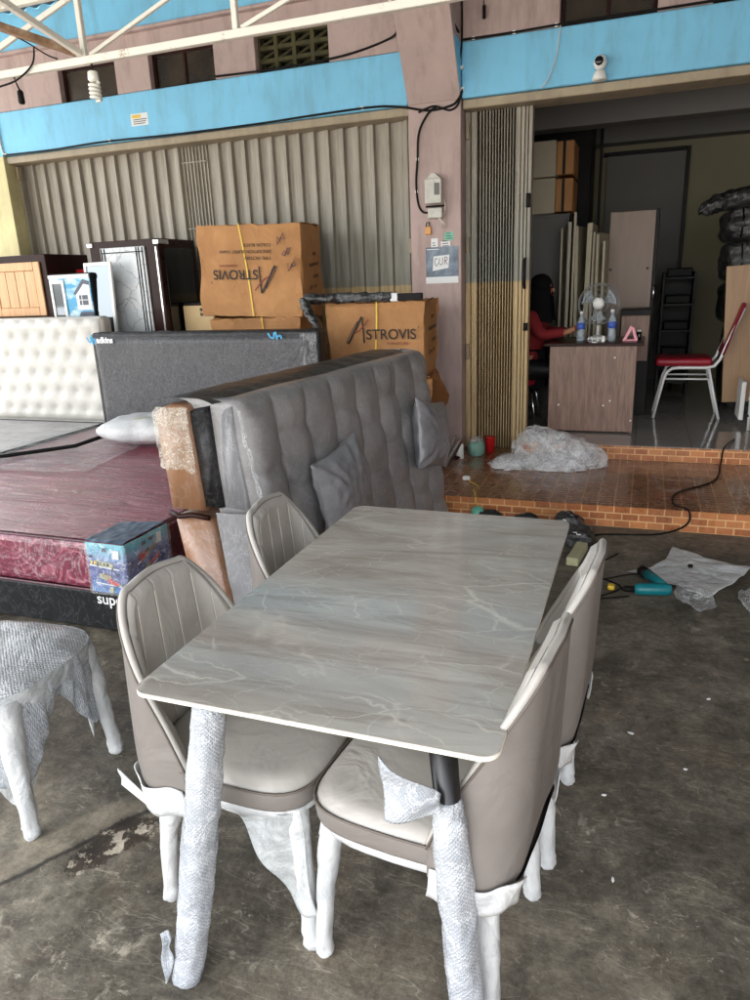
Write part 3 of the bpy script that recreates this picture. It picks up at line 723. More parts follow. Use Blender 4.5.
# ------------------------------------------------------------------ canopy of the forecourt
YT = 3.5
cn = thing('canopy', 'forecourt canopy with white rust-flecked steel lattice truss under a zinc sheet roof', 'canopy', (-2.8, YT, 2.7))
def bar(name, a, b, w, mat='white_steel', h=None):
    m = MB(); a = Vector(a); b = Vector(b); d = (b-a)
    q = d.to_track_quat('X', 'Z').to_matrix().to_4x4(); q.translation = a
    m.box(0, d.length, -w/2, w/2, -(h or w)/2, (h or w)/2, .003, 1, mtx=q); return m.build(name, mat, cn)
bar('bottom_chord', (-6.5, YT, 2.702), (3.9, YT, 2.702), .037)
bar('top_chord', (-6.5, YT, 3.02), (3.9, YT, 3.02), .037)
for x in (-2.835, -1.93, -1.02, -.1, .8, -3.75, -4.65): bar('upright', (x, YT, 2.72), (x, YT, 3.0), .029)
for i, x in enumerate((-4.65, -3.75, -2.835, -1.93, -1.02, -.1)):
    if x != -2.835: bar('diagonal_strut', (x+.03, YT, 2.725), (x+.9, YT, 3.0), .020)
bar('diagonal_strut', (-2.80, YT, 2.725), (-2.02, YT, 3.0), .019)
bar('diagonal_strut', (-3.75, YT, 2.73), (-2.87, YT, 3.0), .019)
bar('cross_pipe', (-2.84, YT-.03, 2.73), (-2.84, YT-1.6, 3.05), .029)
bar('cross_pipe', (-2.86, YT-.03, 2.735), (-3.14, 3.1, 2.835), .036, 'rust')
m = MB()
def roofz(x, y): return 3.915-(5.76-y)*.05
m.grid(lambda u, v: (-7.2+11.2*u, -1.9+7.665*v, roofz(0, -1.9+7.665*v)+.012*math.sin(u*11.2/.076*PI)), 640, 3)
m.build('roof_sheet', 'roof_under', cn, smooth=True, recalc=False)
for y in (-1.6, .6, 2.9, 5.2): bar('purlin', (-7.1, y, roofz(0, y)-.045), (3.9, y, roofz(0, y)-.045), .05)
for x in (-4.65, -2.835, -1.02, .8): bar('hanger', (x, YT, 3.04), (x, YT, 3.77), .03)
# column of the canopy, behind the viewer
for x in (-6.3, 3.85): bar('post', (x, YT-.01, 0.0), (x, YT-.01, 2.68), .08)

t = thing('spiral_bulb', 'white spiral energy saving bulb in its holder hanging from the truss', 'bulb', (-2.80, YT, 2.5))
m = MB(); m.lathe([(.02, .10), (.026, .095), (.028, .06), (.02, .05)], 16, (-2.80, YT, 2.55)); m.build('holder', 'bulb', t, smooth=True)
m = MB(); m.tube([(-2.80+.024*math.cos(a*.5), YT+.024*math.sin(a*.5), 2.597-.0015*a) for a in range(0, 56)], .0085, 8); m.build('spiral_tube', 'bulb', t, smooth=True)
m = MB(); m.tube([(-2.80, YT, 2.65), (-2.80, YT, 2.69)], .006, 6); m.build('cord', 'cable', t)
t = thing('pendant_socket', 'empty black lamp socket dangling on a wire from the truss', 'socket', (-3.30, YT, 2.54))
m = MB(); m.lathe([(.008, .06), (.016, .05), (.018, .0), (.014, -.01)], 12, (-3.30, YT, 2.56)); m.build('socket', 'cable', t, smooth=True)
m = MB(); m.tube([(-3.30, YT, 2.615), (-3.32, YT, 2.66), (-3.325, YT, 2.685)], .004, 6); m.build('cord', 'cable', t, smooth=True)
cable([(-3.6, YT-.03, 2.62), (-3.42, YT-.03, 2.64), (-3.28, YT-.03, 2.66), (-3.16, YT-.03, 2.72), (-3.13, YT-.03, 2.8)], .005, 'cable', 'thin black wire looping over the left end of the truss')
cable([(-3.5, YT-.04, 2.99), (-3.2, YT-.04, 2.84), (-3.05, YT-.04, 2.75), (-2.98, YT-.04, 2.72)], .004, 'cable', 'thin black wire slanting across the upper left of the truss')

# ------------------------------------------------------------------ dining table
TX0, TX1, TY0, TY1 = -.958, -.188, 1.046, 2.351
T = thing('dining_table', 'grey marbled stone dining table, its near legs in bubble wrap', 'table', (-.573, 1.70, 0))
def rrect(x0, x1, y0, y1, r, n=8):
    out = []
    for cx, cy, a0 in ((x1-r, y1-r, 0), (x0+r, y1-r, 90), (x0+r, y0+r, 180), (x1-r, y0+r, 270)):
        for k in range(n+1):
            a = math.radians(a0+90*k/n); out.append((cx+r*math.cos(a), cy+r*math.sin(a)))
    return out
m = MB(); m.prism(rrect(TX0, TX1, TY0, TY1, .035), 'z', .7475, .7500); m.build('table_top', 'stone', T)
m = MB(); m.prism(rrect(TX0-.0005, TX1+.0005, TY0-.0005, TY1+.0005, .035), 'z', .7385, .7474, .0015); m.build('top_edge', 'stone_edge', T)
m = MB()
m.box(-.83, -.31, 1.10, 1.14, .712, .737, .003, 1); m.box(-.83, -.31, 2.25, 2.29, .712, .737, .003, 1)
m.box(-.84, -.80, 1.14, 2.25, .711, .736, .003, 1); m.box(-.34, -.30, 1.14, 2.25, .711, .736, .003, 1)
m.build('frame', 'steel_leg', T)
tl = [((-.80, 1.095, .72), (-.905, 1.035, 0)), ((-.30, 1.10, .72), (-.243, 1.085, 0)), ((-.81, 2.28, .72), (-.88, 2.35, 0)), ((-.33, 2.28, .72), (-.26, 2.35, 0))]
def wrapped_tube(pts, rad, seed, seg=28, rows=40, amp=.006, squash=1.):
    """a tube of wrap with folds; pts/rad define the axis"""
    b = MB(); P = [Vector(p) for p in pts]
    D = (P[-1]-P[0]).normalized(); A1 = Vector((1,0,0)) if abs(D.z) > .6 else D.cross(Vector((0,0,1))).normalized()
    A2 = Vector((0,1,0)) if abs(D.z) > .6 else Vector((0,0,1))
    def fn(u, v):
        f = v*(len(P)-1); i = min(int(f), len(P)-2); t = f-i
        c = P[i].lerp(P[i+1], t); r = rad[i]*(1-t)+rad[i+1]*t; a = u*2*PI
        rr = r+amp*(nz(math.cos(a)*1.6+seed, math.sin(a)*1.6, v*9, 1.)+.6*nz(math.cos(a)*4+seed, math.sin(a)*4, v*26, 1.))+.0035*((v*6.5+u+.15*nz(v*7, a, seed)) % 1)
        return c+(A1*math.cos(a)+A2*math.sin(a)*squash)*rr
    g = b.grid(fn, seg, rows, True)
    b.bm.faces.new([r[0] for r in g][::-1]); b.bm.faces.new([r[-1] for r in g]); return b
for i, (a, b) in enumerate(tl):
    m = MB(); m.tube([a, b], [.027, .018], 16); lg = m.build('leg', 'steel_leg', T, smooth=True)
    A, Bv = Vector(a), Vector(b)
    if i == 0:
        w = wrapped_tube([A+Vector((0,0,0)), A.lerp(Bv, .25), A.lerp(Bv, .55), A.lerp(Bv, .8), Bv+Vector((-.003,-.002,.0)), Bv+Vector((-.006,-.004,-.001))], [.034, .037, .037, .037, .034, .028], 3.3)
        w.build('bubble_wrap', 'bubble', lg, smooth=True)
        m = MB()
        m.grid(lambda u, v: (Bv.x-.035+.02*u-.012*v*(1-u)+.004*math.sin(v*9), Bv.y-.035+.015*math.sin(u*3), .15-.165*v*(1-u*.6)), 8, 14); m.build('loose_wrap_end', 'bubble', lg, smooth=True, solid=.002)
    if i == 1:
        top = A.lerp(Bv, .155)
        w = wrapped_tube([top, A.lerp(Bv, .22), A.lerp(Bv, .5), A.lerp(Bv, .8), Bv], [.026, .031, .034, .033, .030], 8.1)
        w.build('bubble_wrap', 'bubble', lg, smooth=True)
        # flap of wrap fanned out to the left
        def flap(u, v):
            hh = .03+.095*u**.8
            return (-.292-.10*u-.008*v*u, 1.05-.03*math.sin(u*2.4)+.006*math.sin(u*5+v*7), .632+.025*u+(v-.5)*hh*1.1)
        m = MB(); m.grid(flap, 24, 20); m.build('loose_wrap_end', 'bubble', lg, smooth=True, solid=.0025)
m = MB(); m.box(-.86, -.80, 1.075, 1.10, .722, .7375, .003, 1); m.build('bracket', 'foam', T)

# ------------------------------------------------------------------ dining chairs (local: front = +x, origin on the floor)
def plan_point(u, off=0.):
    """U-shaped plan of the back; u in -1..1, off shrinks it inward"""
    s = abs(u); sg = -1 if u < 0 else 1
    hw, rc, xr = .230, .105, -.255           # half width, corner radius, rear x
    l1 = hw-rc; l2 = rc*PI/2; l3 = .085; L = (l1+l2+l3)*s
    if L < l1: p = (xr, L); n = (1, 0)
    elif L < l1+l2:
        a = (L-l1)/rc; p = (xr+rc-rc*math.cos(a), l1+rc*math.sin(a)); n = (math.cos(a), -math.sin(a))
    else:
        d = L-l1-l2; p = (xr+rc+d, hw-.012*(d/l3)); n = (0, -1)
    return (p[0]+n[0]*off, sg*(p[1]+n[1]*off))
def back_top(u):
    s = abs(u); t = max(0., (s-.34)/.66)
    return .862-.010*(s/.3)**2*(s < .3)-.010*(s >= .3)-.405*t**1.5
def back_pos(u, v, off=0., z0=.375):
    ht = back_top(u)-off*.25; z = z0+(ht-z0)*v
    x, y = plan_point(u, off)
    rear = max(0., 1-abs(u)*1.15)
    lean = .028*((z-z0)/.48)**1.3*(rear**.6)
    flare = 1-.16*((z-z0)/.48)**1.2
    tuck = .03*max(0, 1-(z-z0)/.12)**2
    return (x-lean+tuck*rear, y*flare*(1-tuck*.6), z)
def seat_plan(a, sx, sy, e=4.2):
    c, s = math.cos(a), math.sin(a)
    r = (abs(c)**e+abs(s)**e)**(-1/e)
    x = sx*r*c; y = sy*r*s
    y *= 1-.05*max(0., -r*c)
    return x, y
CH = thing('dining_chair', 'x', 'chair', local=True, group='grey leatherette dining chairs around the stone table')
NU, NV = 65, 22
m = MB()
o_ = m.grid(lambda u, v: back_pos(u*2-1, v), NU, NV)
i_ = m.grid(lambda u, v: back_pos(u*2-1, v, .022), NU, NV)
for i in range(NU-1):
    m.bm.faces.new((o_[i][-1], o_[i+1][-1], i_[i+1][-1], i_[i][-1])); m.bm.faces.new((o_[i][0], i_[i][0], i_[i+1][0], o_[i+1][0]))
for k in (0, -1):
    for j in range(NV-1): m.bm.faces.new((o_[k][j], o_[k][j+1], i_[k][j+1], i_[k][j]))
bk = m.build('backrest', 'lea_out', CH, smooth=True)
# inner cushion with channels
def cush(u, v):
    uu = (u*2-1)*.985; e = min(1, min(1-abs(u*2-1), 1)*14)*min(1, (1-v)*26+.0)
    ch = abs(math.sin((uu*.5+.5)*PI*9)) if abs(uu) < .74 else 1
    th = .017*e**.5-.0035*(1-min(1, ch*5))*(1-.4*v)
    p = back_pos(uu, .16+.84*v, .023+th*1.0+.0)
    q = back_pos(uu, 1., .0)
    return (p[0], p[1], p[2]+.004*e)
m = MB(); m.grid(cush, 221, 30); cu = m.build('back_cushion', 'lea_in', CH, smooth=True)
m = MB()
for k in range(2, 8):
    uu = (k/9-.5)*2
    pts = []
    for j in range(26):
        p = back_pos(uu, .2+.74*j/25, .023+.0165); pts.append(p)
    m.tube(pts, .0011, 5)
tag(m.build('stitching', 'stitch', cu, smooth=True), kind='stuff')
m = MB(); m.tube([tuple(a+b for a, b in zip(back_pos(u, 1., .010), (0, 0, .001))) for u in [(-1+2*k/90) for k in range(91)]], .0092, 10); m.build('rim', 'lea_in', bk, smooth=True)
m = MB(); m.tube([tuple(a+b for a, b in zip(back_pos(u, .985, -.001), (0, 0, 0))) for u in [(-1+2*k/90) for k in range(91)]], .003, 6); m.build('piping', 'lea_pipe', bk, smooth=True)
# seat
def seat_surf(top):
    def fn(u, v):
        a = u*2*PI
        if top:
            r = math.sin(v*PI/2) if v < 1 else 1
            k = v; x, y = seat_plan(a, .228*k, .216*k, 2+2.4*k)
            z = .470+.012*(1-k**4)-.022*max(0, (k-.86)/.14)**2.2
            z += .002*nz(x*7, y*7, 0)
        else:
            prof = [(1.0, .452), (1.012, .444), (1.014, .43), (1.010, .412), (.995, .400), (.96, .396), (.5, .396)]
            f = v*(len(prof)-1); i = min(int(f), len(prof)-2); t = f-i
            s = prof[i][0]*(1-t)+prof[i+1][0]*t; z = prof[i][1]*(1-t)+prof[i+1][1]*t
            x, y = seat_plan(a, .228*s, .216*s, 4.4)
        return (x+.012, y, z)
    return fn
m = MB(); m.grid(seat_surf(True), 72, 16, True); m.build('seat', 'lea_in', CH, smooth=True)
m = MB(); m.grid(seat_surf(False), 72, 13, True); sb = m.build('seat_side', 'lea_out', CH, smooth=True)
m = MB(); pp = [seat_plan(2*PI*k/80, .231, .219, 4.4) for k in range(81)]; m.tube([(x+.012, y, .4505) for x, y in pp], .0033, 6, False); m.build('piping', 'lea_pipe', sb, smooth=True)
# wrapped frame and legs
m = MB()
m.tube([(x*.9+.01, y*.9, .383) for x, y in [seat_plan(2*PI*k/40, .235, .215, 4) for k in range(41)]], .017, 8, False)
m.build('seat_frame', 'foam', CH, smooth=True)
def foam_leg(x, y, sd):
    sx = 1 if x > 0 else -1; sy = 1 if y > 0 else -1
    return wrapped_tube([(x*.88, y*.86, .392), (x*.93, y*.92, .33), (x*1.0, y*.98, .2), (x*1.04, y*1.04, .06), (x*1.05, y*1.05, .014), (x*1.05, y*1.05, 0)], [.031, .026, .0205, .0185, .021, .012], sd, 16, 26, .0045)
for i, (x, y) in enumerate(((.21, .172), (.21, -.172), (-.185, .172), (-.185, -.172))):
    w = foam_leg(x, y, i*5.3); w.bm.faces.ensure_lookup_table()
    w.build('leg', 'foam', CH, smooth=True)
# foam sheet strips round the foot of the backrest
def strip(u0, u1, z0, z1, off, wav=.004):
    def fn(u, v):
        uu = u0+(u1-u0)*u; p = plan_point(uu, -off)
        z = z0+(z1-z0)*v+.006*math.sin(u*9)
        return (p[0]*1.0+wav*math.sin(u*17+v*3)-.004*v+.03*(1-v)*.4, p[1]+wav*.5*math.sin(u*11), z)
    return fn
m = MB(); m.grid(strip(-.98, -.42, .325, .402, .003), 26, 6); m.build('foam_strip', 'foam', CH, smooth=True, solid=.003)
m = MB(); m.grid(strip(.42, .98, .33, .402, .003), 26, 6); m.build('foam_strip', 'foam', CH, smooth=True, solid=.003)
m = MB(); m.grid(strip(-.42, .42, .365, .385, -.012, .0), 26, 4); m.build('base_band', 'black', CH, smooth=True, solid=.003)
# wrap ends: a cone of foam sheet hanging round one rear leg, small bows on the frame
m = MB()
m.grid(lambda u, v: (-.15+.05*math.cos(u*2*PI)*(1-v*.72)-.045*v, -.15+.05*math.sin(u*2*PI)*(1-v*.72)-.02*v, .375-.21*v+.02*math.sin(u*6)), 18, 12, True)
m.build('foam_wrap', 'foam', CH, smooth=True, solid=.002)
m = MB()
m.grid(lambda u, v: (-.15+.045*math.cos(u*2*PI)*(1-v*.75)-.045*v, .15+.045*math.sin(u*2*PI)*(1-v*.75)+.02*v, .375-.15*v+.02*math.sin(u*6)), 18, 12, True)
m.build('foam_wrap', 'foam', CH, smooth=True, solid=.002)

CH2 = copy_tree(CH); CH3 = copy_tree(CH); CH4 = copy_tree(CH)
arrange(CH, (-.875, 1.385, 0), math.radians(-2), 'nearest dining chair on the left, beside the bubble wrapped chair')
arrange(CH2, (-.885, 2.02, 0), math.radians(2), 'far left dining chair in front of the grey tufted sofa bed')
arrange(CH3, (-.386, 1.345, 0), math.radians(174), 'nearest dining chair on the right, taupe back towards the viewer')
arrange(CH4, (-.335, 1.81, 0), math.radians(177), 'dining chair at the far right of the table, half hidden behind the nearer one')
# loose film web on the front leg of the near left chair
def web(u, v):
    x = -.86+.205*u; top = .385; low = .385-.26*smooth01(u*1.1)-.01
    z = top+(low-top)*v
    return (x+.035*v*u, 1.185+.012*math.sin(u*14+v*5)-.012*v, z)
m = MB(); m.grid(web, 40, 24); w = m.build('film_web', 'film_milky', None, smooth=True, solid=.001)
w.data.transform(Matrix.Rotation(-math.radians(-2), 4, 'Z') @ Matrix.Translation((.862, -1.375, 0))); w.parent = CH
# upturned foam tab at the near rear leg of that chair
m = MB(); m.grid(lambda u, v: (-1.135+.10*u, 1.165-.012*u+.004*math.sin(v*5), .372-.045*u+.05*v-.02*v*u), 12, 6)
w = m.build('foam_strip', 'foam', None, smooth=True, solid=.003); w.data.transform(Matrix.Rotation(math.radians(2), 4, 'Z') @ Matrix.Translation((.862, -1.375, 0))); w.parent = CH

# ------------------------------------------------------------------ chair fully packed in bubble wrap
bc = thing('wrapped_chair', 'seat swathed in bubble wrap and film, cut by the left edge', 'chair', (-1.86, 1.46, 0), math.radians(4), local=True)
def bseat(u, v):
    a = u*2*PI; k = math.sin(v*PI/2)
    x, y = seat_plan(a, .25*k+.002, .235*k+.002, 2+1.6*k); z = .50-.045*k**5+.012*(1-k)
    n_ = nz(x*9, y*9, 2)*.008+nz(x*24, y*24, 5)*.004
    return (x, y, z+n_)
m = MB(); m.grid(bseat, 72, 24, True); m.build('seat', 'bubble_seat', bc, smooth=True)
legs = [(.215, .19), (.215, -.19), (-.2, .19), (-.2, -.19)]
for i, (x, y) in enumerate(legs):
    wrapped_tube([(x*.85, y*.85, .44), (x*.95, y*.95, .34), (x*1.02, y*1.02, .2), (x*1.08, y*1.08, .05), (x*1.09, y*1.09, .012), (x*1.09, y*1.09, 0)], [.05, .036, .025, .021, .023, .014], i*3.7+1, 18, 30, .006).build('leg', 'foam', bc, smooth=True)
def skirt(u, v):
    a = u*2*PI; c, s = math.cos(a), math.sin(a)
    arch = abs(math.sin(2*a))**1.5
    x, y = seat_plan(a, .25, .235, 3.6)
    low = .36-.22*arch
    z = .457+(low-.457)*v
    k = 1+.02*math.sin(v*PI)-.10*v*(1-arch)-.14*v*arch*.5
    f = .010*nz(a*5, z*9, 1)+.006*math.sin(a*34+z*20)*v
    return (x*k+f*c, y*k+f*s, z+.01*nz(a*8, 1, 3)*v)
m = MB(); m.grid(skirt, 144, 20, True); m.build('film_skirt', 'bubble', bc, smooth=True, solid=.001)
def skirt2(u, v):
    a = u*2*PI; x, y = seat_plan(a, .256, .241, 3.4); arch = abs(math.sin(2*a))**3
    low = .40-.33*arch; z = .46+(low-.46)*v; k = 1-.03*v-.10*v*arch+.012*nz(a*9, z*14, 7)
    return (x*k, y*k, z)
m = MB(); m.grid(skirt2, 120, 22, True); m.build('film_skirt', 'film_milky', bc, smooth=True)
# ------------------------------------------------------------------ beds at the left
def quilt_box(mb, x0, x1, y0, y1, z0, z1, bev=.03, seg=3): mb.box(x0, x1, y0, y1, z0, z1, bev, seg)
def wavy_top(x0, x1, y0, y1, z, amp, nx=90, ny=90, sk=7):
    def fn(u, v):
        x = x0+(x1-x0)*u; y = y0+(y1-y0)*v
        e = min(1, min(u, 1-u, v, 1-v)*30)
        return (x, y, z+amp*e*(nz(x*1.2, y*sk, 0)+.5*nz(x*3, y*sk*2.6, 4)))
    return fn
bd = thing('bed', 'burgundy mattress under clear plastic on a black divan base', 'bed', (-3.1, 3.4, 0))
m = MB(); m.box(-4.10, -2.075, 2.36, 4.62, .05, .245, .012, 2); dv = m.build('divan_base', 'divan', bd)
m = MB(); m.box(-4.11, -2.065, 2.35, 4.62, .25, .487, .035, 4); mt = m.build('mattress', 'burg_side', bd, smooth=False)
m = MB(); m.box(-2.069, -2.0625, 2.40, 4.57, .275, .465, .002, 1); m.build('side_border', 'plum', mt)
m = MB(); m.grid(wavy_top(-4.09, -2.085, 2.37, 4.60, .492, .005), 110, 130); m.build('top_cover', 'burgundy', mt, smooth=True)
m = MB()
for z in (.487, .252): m.tube(rr_ := [(x, y, z) for x, y in rrect(-4.106, -2.069, 2.354, 4.616, .03, 4)]+[(-2.069, 4.586, z)], .006, 6)
m.build('piping', 'plum', mt, smooth=True)
for x, y in ((-3.95, 2.5), (-2.22, 2.5), (-3.95, 4.4), (-2.22, 4.4)):
    m = MB(); m.lathe([(.03, 0), (.035, .05)], 14, (x, y, .0)); m.build('foot', 'black', bd)
text('super', .075, frontal(-2.262, 2.357, .187), 'white_ink', dv, bold=.0006)
text('-', .06, frontal(-2.14, 2.357, .10), 'white_ink', dv)
# printed cover over the mattress corner
m = MB()
cx, cy = -2.065, 2.35
def pc(u, v):      # wraps front face (u<.5) and side face, v up
    z = .252+.236*v; b = .004+.003*nz(u*8, v*8, 1)
    if u < .46: return (cx-.20+.20*u/.46*.96, cy-b, z)
    if u > .54: return (cx+b, cy+.012+.30*(u-.54)/.46, z)
    a = (u-.46)/.08*PI/2; return (cx-.008+(.008+b)*math.sin(a), cy+.012-(.012+b)*math.cos(a), z)
m.grid(pc, 60, 20)
pr_ = m.build('printed_corner_cover', 'print', mt, smooth=True)
m = MB(); m.grid(lambda u, v: (cx-.20+.205*u, cy-.003+.30*v-.05*(1-u)*v, .5+.003*nz(u*9, v*9, 0)-.006*(1 if v < .03 else 0)), 24, 24); m.build('printed_top_flap', 'poster', pr_, smooth=True)
def swoosh(name, mat, P, face):
    b = MB()
    for q in P:
        poly = q
        if face == 'f': b.prism([(cx+p[0], .252+p[1]) for p in poly], 'y', cy-.0095, cy-.0085)
        else: b.prism([(cy+p[0], .252+p[1]) for p in poly], 'x', cx+.0085, cx+.0095)
    b.build(name, mat, pr_)
sl = lambda x, z, w, h, k=.25, t=0: [(x, z), (x+w, z+t), (x+w+h*k, z+h+t), (x+h*k, z+h)]
swoosh('print', 'soap', [sl(-.145, .075, .045, .02, .2, -.015), sl(-.155, .135, .09, .022, .2, -.012), sl(-.10, .004, .018, .03)], 'f')
swoosh('print', 'red', [sl(-.105, .055, .06, .02, .3, -.02)], 'f')
swoosh('print', 'paper', [sl(-.19, .128, .16, .006, .2, -.012), sl(-.17, .045, .14, .005, .2, -.008), sl(-.06, .17, .035, .04, .1)], 'f')
swoosh('print', 'soap', [sl(.13, .135, .08, .022, .25, .03), sl(.10, .065, .05, .018, .3, .02), sl(.17, .02, .035, .016, .2, .01)], 's')
swoosh('print', 'red', [sl(.095, .125, .035, .03, .25, .012), sl(.15, .085, .07, .016, .3, .025)], 's')
swoosh('print', 'paper', [sl(.07, .118, .16, .006, .2, .06), sl(.08, .05, .15, .005, .2, .05), sl(.215, .17, .035, .05, .1)], 's')
rr = random.Random(21)
swoosh('print', 'yellow', [sl(-.185+.017*k, .136-.0018*k+rr.uniform(-.003,.003), .009, .018, .3) for k in range(6)]+[sl(-.13+.012*k, .078-.0022*k, .007, .015, .3) for k in range(4)], 'f')
swoosh('print', 'navy', [sl(-.19+.019*k, rr.uniform(.02, .2), rr.uniform(.008,.03), rr.uniform(.006,.02), .4) for k in range(9)], 'f')
swoosh('print', 'yellow', [sl(.13+.013*k, .136+.005*k, .008, .018, .3) for k in range(6)]+[sl(.10+.012*k, .066+.004*k, .007, .014, .3) for k in range(5)], 's')
swoosh('print', 'navy', [sl(.03+.026*k, rr.uniform(.02, .2), rr.uniform(.008,.03), rr.uniform(.006,.02), .4) for k in range(9)], 's')
m = MB()
def pcf(u, v):
    p = pc(u, v*1.04-.02); d = .011+.012*abs(nz(u*9, v*6, 3))
    k = -1 if u < .5 else 0
    return (p[0]+(d if u > .46 else 0), p[1]-(d if u < .54 else 0), p[2]+.004*nz(u*9, v*9, 1))
m.grid(pcf, 70, 24); m.build('clear_cover', 'film_thin', pr_, smooth=True)
text('K', .05, sideways(cx+.0096, cy+.09, .252+.128, .2), 'red', pr_, bold=.002)
# headboard of that bed, bowed dark wrapped panel
hb = thing('headboard', 'charcoal headboard under clear plastic with a small white word at its top left corner', 'headboard', (-3.1, 4.72, .2))
m = MB(); m.box(-4.10, -2.12, 4.66, 4.80, .2, 1.235, .03, 4); m.build('frame', 'black_fab', hb, smooth=False)
def hface(u, v):
    x = -4.055+1.89*u; z = .50+.70*v
    e = min(1, min(u, 1-u)*40, min(v, 1-v)*20)
    return (x, 4.657-.022*e**.5-.006*nz(x*3, z*3, 0), z)
m = MB(); m.grid(hface, 90, 40); m.build('panel', 'dark_mesh', hb, smooth=True)
text('adkins', .062, frontal(-4.012, 4.622, 1.160), 'white_ink', hb, bold=.0025)
m = MB()
for pts in ([(-4.10,1.205), (-4.085,1.17), (-4.065,1.165), (-4.06,1.21)], [(-4.055,1.225), (-4.05,1.15)], [(-4.05,1.18), (-4.03,1.195), (-4.025,1.15)]): ribbon(m, pts, .013, 4.622)
m.build('emblem', 'blue_ink', hb)
m = MB()
for pts in ([(-2.50,1.215), (-2.48,1.185), (-2.455,1.18), (-2.45,1.22)], [(-2.44,1.225), (-2.43,1.17)], [(-2.43,1.19), (-2.40,1.20), (-2.395,1.175)]): ribbon(m, pts, .012, 4.622)
m.build('emblem', 'blue_ink', hb)
m = MB(); m.grid(lambda u, v: (-2.26+.13*u+.01*nz(u*5, v*7, 2), 4.635+.05*nz(u*6, v*9, 5)*.5, .75+.46*v), 16, 40); m.build('crumpled_film', 'film', hb, smooth=True)

b2 = thing('bed', 'grey mattress under creased clear plastic at the left edge', 'bed', (-5.1, 3.8, 0))
m = MB(); m.box(-6.1, -4.14, 2.75, 4.70, .05, .245, .012, 2); m.build('divan_base', 'divan', b2)
m = MB(); m.box(-6.1, -4.13, 2.75, 4.72, .25, .497, .035, 4); m2 = m.build('mattress', 'grey_sheet', b2)
m = MB(); m.grid(wavy_top(-6.08, -4.15, 2.77, 4.70, .503, .006, sk=6), 90, 90); m.build('top_cover', 'grey_sheet', m2, smooth=True)
m = MB(); m.tube([(x, y, .497) for x, y in rrect(-6.1, -4.125, 2.755, 4.715, .03, 4)]+[(-4.125, 4.685, .497)], .012, 6); m.build('piping', 'black', m2, smooth=True)
# clear sheet rumpled over both mattress edges
m = MB(); m.grid(lambda u, v: (-4.12+1.0*u-.25*v, 3.2+1.35*v+.12*u, .503+.012*abs(nz(u*3, v*22, 1))+.006*nz(u*9, v*40, 2)), 60, 90)
t = tag(m.build('plastic_sheet', 'film', None, smooth=True), 'rumpled clear plastic sheet over the seam between the two mattresses', 'plastic sheet')
hw = thing('headboard', 'white tufted headboard standing at the back of the left bed', 'headboard', (-5.1, 4.85, .2))
m = MB(); m.box(-6.1, -4.085, 4.80, 4.93, .2, 1.355, .04, 4); m.build('frame', 'white_quilt', hw)
def wface(u, v):
    x = -6.08+1.975*u; z = .5+.84*v
    cxn = (x+6.08)/.165; row = round(z/.15); q = (cxn+(row % 2)*.5) % 1
    d = math.hypot((q-.5)*.165, z-row*.15)
    e = min(1, min(u, 1-u)*40, min(v, 1-v)*14)
    return (x, 4.797-.028*e**.5+.018*math.exp(-(d/.042)**2)-.010*abs(math.sin((z/.15+cxn)*PI/1.))*0, z)
m = MB(); m.grid(wface, 240, 90); m.build('tufted_panel', 'white_quilt', hw, smooth=True)

# white pillow in a printed bag
pw = thing('pillow', 'small white bagged pillow with a yellow-green print on the burgundy mattress', 'pillow', (-3.22, 4.12, .5), math.radians(12), local=True)
pw.scale = (1.25, 1.25, 1.15)
def pil(u, v):
    a = u*2*PI; b = (v-.5)*PI; k = math.cos(b)**.7 if abs(b) < PI/2-1e-6 else 0
    x, y = seat_plan(a, .27*k, .17*k, 3.2); pinch = 1+.12*(abs(math.cos(a))*abs(math.sin(a)))**.5*k
    return (x*pinch+.006*nz(a*3, b*3, 1), y*pinch, .10+.088*math.sin(b)*(1-.25*(x/.27)**2)+.008*nz(x*16, y*16, b*3))
m = MB(); m.grid(pil, 64, 24, True); m.build('bag', 'foam', pw, smooth=True)
m = MB(); m.grid(lambda u, v: (-.06+.16*u, -.150+.035*v+.012*math.sin(u*PI), .142+.028*v+.012*math.sin(u*PI)), 12, 5); m.build('print', 'soap', pw, smooth=True, solid=.003)
m = MB(); m.tube([(-.26, -.02, .06), (-.4, -.12, .018), (-.75, -.38, .012), (-1.2, -.85, .012)], .012, 8); m.build('black_drawstring', 'black', pw, smooth=True)

# ------------------------------------------------------------------ sofa beds stood on edge
def shear_y(x, y0=2.42, y1=4.35, dx=.21): return x
sb1 = thing('sofa_bed', 'grey tufted velvet sofa bed stood on its long edge under clear film', 'sofa bed', (-1.3, 3.4, 0))
Y0, Y1 = 2.43, 4.36
def gx(y): return .225*(y-Y0)/(Y1-Y0)*.92     # the whole piece runs slightly to the right with depth
def front_x(z): return -1.445+.14*max(0, (1.0-z))
def gface(u, v):
    y = Y0+(Y1-Y0)*u; z = .04+1.085*v
    x = front_x(z)
    # rounded top and ends
    ev = max(0, (v-.90)/.10); eu = max(0, (abs(u-.5)-.465)/.035)
    x -= .085*(1-math.sqrt(max(0, 1-ev**2)))+.11*(1-math.sqrt(max(0, 1-min(1, eu)**2)))
    q8 = u*8.; s = q8 % 1; col = int(q8); w = abs(math.sin(s*PI))**.42
    r = (z-.06)/.25+(.5 if col % 2 else 0.); rb = .5+.5*math.cos(2*PI*r); rr = rb**3
    soft = min(1, (1-v)*9)*min(1, min(u, 1-u)*26)
    x += (.050*w*(1-.24*rr)-.036)*soft
    x -= .010*math.exp(-((min(s, 1-s))/.14)**2)*rr*soft
    z2 = z-.014*w*math.sin(2*PI*r)*soft
    x += .006*nz(y*5, z*5, 2)+.004*nz(y*16, z*9, 5)
    return (x+gx(y), y, z2+.008*nz(y*2, 3, 1)*v)
